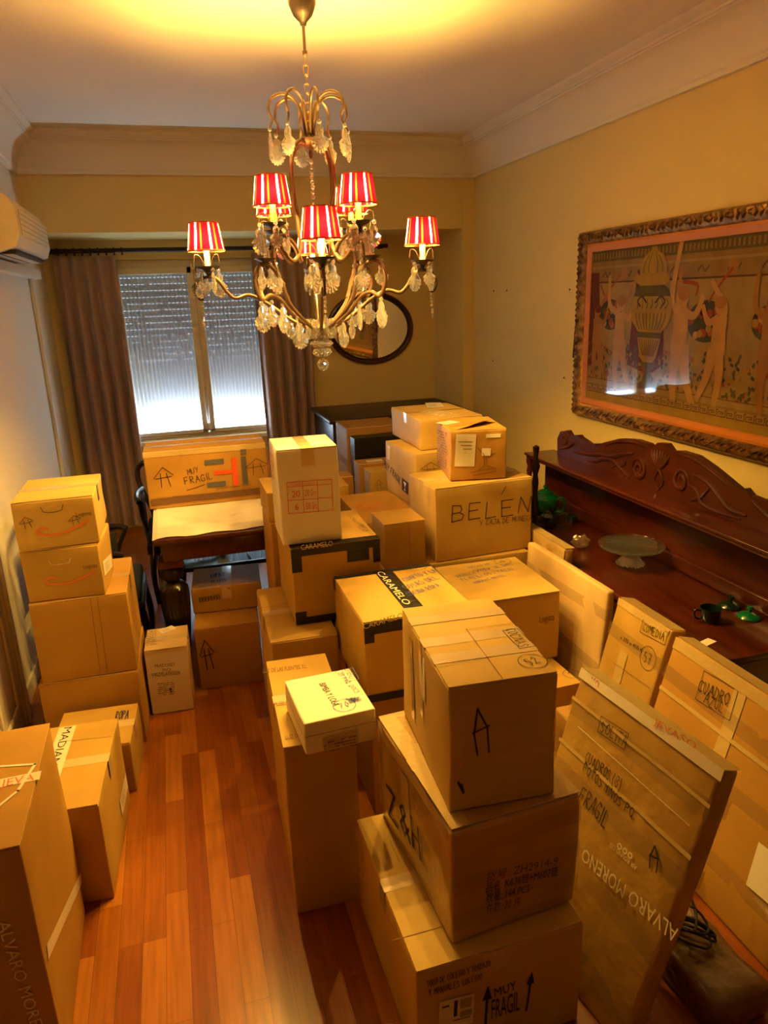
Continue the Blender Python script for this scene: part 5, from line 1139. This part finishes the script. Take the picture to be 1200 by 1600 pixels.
def shade_mesh(rb, rt, h):
    b = MB(); n = 56; vs = []; pat = ['shade_red', 'shade_red', 'shade_red', 'shade_pale', 'shade_red', 'shade_red', 'shade_gold', 'shade_red']
    for s_ in (0, 1):
        for (r, z_) in ((rb, 0), (rt, h)):
            for j in range(n): a = 2*pi*j/n; q = r-(.0012 if s_ else 0)+(.0011 if j % 2 else 0); vs.append((q*cos(a), q*sin(a), z_))
    o = 0
    for j in range(n):
        j2 = (j+1) % n; b.add([vs[j], vs[j2], vs[n+j2], vs[n+j]], [(0, 1, 2, 3)], pat[j % 8])
    for (r, z_) in ((rb, .003), (rt, h-.002)): b.tube([((r+.0005)*cos(2*pi*j/32), (r+.0005)*sin(2*pi*j/32), z_) for j in range(32)], .0030, 'shade_trim', 6, closed=True)
    return b
_shade = shade_mesh(.069, .0535, .105)
def lamp(r, th, zd, tubem='candle', zshade=.062):
    # zd: height of the drip dish
    b = MB(); c0 = pol(r, th, zd)
    b.lathe([(.008, -.034), (.012, -.028), (.007, -.022), (.014, -.010), (.030, -.004), (.045, .004), (.047, .008), (.042, .006), (.02, .0015), (.012, .002), (.012, .010), (.001, .011)], 'iron', c0, 24); dsh = b.build('drip_dish', ch)
    b = MB(); b.lathe([(.0115, .0105), (.0115, .078), (.008, .082), (.001, .083)], tubem, c0, 16); b.build('candle_sleeve', dsh)
    b = MB(); b.lathe([(.006, .083), (.010, .092), (.015, .108), (.013, .124), (.006, .138), (.001, .145)], 'bulb', c0, 14); 
    b.build('light_bulb', dsh)
    sh_ = MB(); sh_.v = [(x+c0[0], y+c0[1], z_+c0[2]+zshade) for x, y, z_ in _shade.v]; sh_.f = _shade.f; sh_.m = _shade.m; sh_.mats = _shade.mats; so = sh_.build('lamp_shade', ch, ang=10)
    l = bpy.data.lights.new('candle_light', 'POINT'); l.energy = LAMP_W; l.color = LAMP_C; l.shadow_soft_size = .012
    for q, (dz_, e_) in enumerate(((.105, 1.0),)):
        o = bpy.data.objects.new('candle_light', l); COL.objects.link(o); o.parent = ch; o.location = (c0[0]+.019, c0[1], c0[2]+dz_)
for i in range(4):           # lower tier: four long arms with lamps
    th = i*pi/2
    b = MB(); P = spline([pol(.025, th, 1.725), pol(.12, th, 1.775), pol(.20, th, 1.835), pol(.27, th, 1.872), pol(.325, th, 1.862), pol(.355, th, 1.885), pol(.385, th, 1.93), pol(.42, th, 1.952)], 6); b.tube(P, .0075, 'bronze', 9)
    b.build('lamp_arm', ch)
    b = MB(); b.tube(spline([pol(.40, th, 1.945), pol(.45, th, 1.94), pol(.475, th, 1.90), pol(.465, th, 1.865), pol(.450, th, 1.862)], 5), [.006-.0001*k for k in range(21)], 'iron', 8); b.build('scroll_arm', ch)
    drop(.452, th, 1.857, 2)
    lamp(.42, th, 1.975)
    for k in range(4): drop(.42+.0, th, 0, 0) if 0 else None
    c0 = Vector(pol(.42, th, 0))
    for k in range(4):
        a = th+k*pi/2+.5; p_ = c0+Vector((.042*cos(a), .042*sin(a), 0)); drop(sqrt(p_.x**2+p_.y**2), atan2(p_.y, p_.x), 1.978, 1 if k % 2 else 0)
    b = MB(); 
    for k in range(3):
        a = th+k*2*pi/3+.5; q = lambda r_, z_: (c0.x+r_*cos(a), c0.y+r_*sin(a), Z(z_)); b.tube(spline([q(.012, 1.985), q(.03, 2.02), q(.05, 2.025), q(.056, 1.995)], 4), .0013, 'iron', 5)
    b.build('drop_wire', ch)
for i in range(4):           # lower tier: four looped arms carrying glass spears
    th = i*pi/2+pi/4
    b = MB(); b.tube(spline([pol(.025, th, 1.725), pol(.10, th, 1.775), pol(.17, th, 1.84), pol(.205, th, 1.92), pol(.26, th, 1.975), pol(.315, th, 1.965), pol(.335, th, 1.91), pol(.31, th, 1.855), pol(.265, th, 1.868), pol(.215, th, 1.852), pol(.16, th, 1.80), pol(.09, th, 1.755)], 6), .0075, 'bronze', 9); b.build('looped_arm', ch)
    c0 = pol(.275, th, 1.990); b = MB(); b.lathe([(.006, -.014), (.012, -.006), (.030, .0), (.040, .006), (.036, .006), (.012, .002), (.001, .0025)], 'iron', c0, 20); b.build('drip_dish', ch)
    b = MB(); b.lathe([(.009, .004), (.012, .012), (.0095, .018), (.012, .03), (.009, .07), (.001, .125)], 'crystal', c0, 6); b.build('glass_spear', ch, smooth=False)
    drop(.312, th, 1.850, 0); drop(.29, th+.10, 1.852, 1); drop(.205, th, 1.842, 0); drop(.12, th, 1.775, 0); drop(.15, th+.12, 1.79, 1)
    cc = Vector(c0)
    for k in range(2):
        a = th+k*pi+.3; p_ = cc+Vector((.036*cos(a), .036*sin(a), 0)); drop(sqrt(p_.x**2+p_.y**2), atan2(p_.y, p_.x), 1.985, 1)
for i in range(4):           # upper tier: cage bows and four lamps
    th = i*pi/2+pi/4+radians(0)
    b = MB(); b.tube(spline([pol(.02, th, 2.41), pol(.07, th, 2.405), pol(.105, th, 2.35), pol(.108, th, 2.24), pol(.088, th, 2.12), pol(.085, th, 2.04), pol(.13, th, 1.99), pol(.185, th, 2.03), pol(.215, th, 2.085)], 6), .0075, 'bronze', 9); b.build('cage_bow', ch)
    b = MB(); b.tube(spline([pol(.085, th, 1.99), pol(.12, th, 2.05), pol(.175, th, 2.078), pol(.225, th, 2.055), pol(.235, th, 1.985), pol(.205, th, 1.91), pol(.17, th, 1.85)], 6), .0065, 'bronze', 9); b.build('scroll_arm', ch)
    lamp(.22, th, 2.112, 'candle_green_glow')
    c0 = Vector(pol(.22, th, 0))
    for k in range(3):
        a = th+k*2*pi/3+.9; p_ = c0+Vector((.058*cos(a), .058*sin(a), 0)); drop(sqrt(p_.x**2+p_.y**2), atan2(p_.y, p_.x), 2.125, 0 if k else 1)
    b = MB()
    for k in range(3):
        a = th+k*2*pi/3+.9; q = lambda r_, z_: (c0.x+r_*cos(a), c0.y+r_*sin(a), Z(z_)); b.tube(spline([q(.012, 2.122), q(.035, 2.155), q(.055, 2.15), q(.058, 2.122)], 4), .0013, 'iron', 5)
    b.build('drop_wire', ch)
    drop(.225, th, 1.985, 0)
print('drops', ND[0])
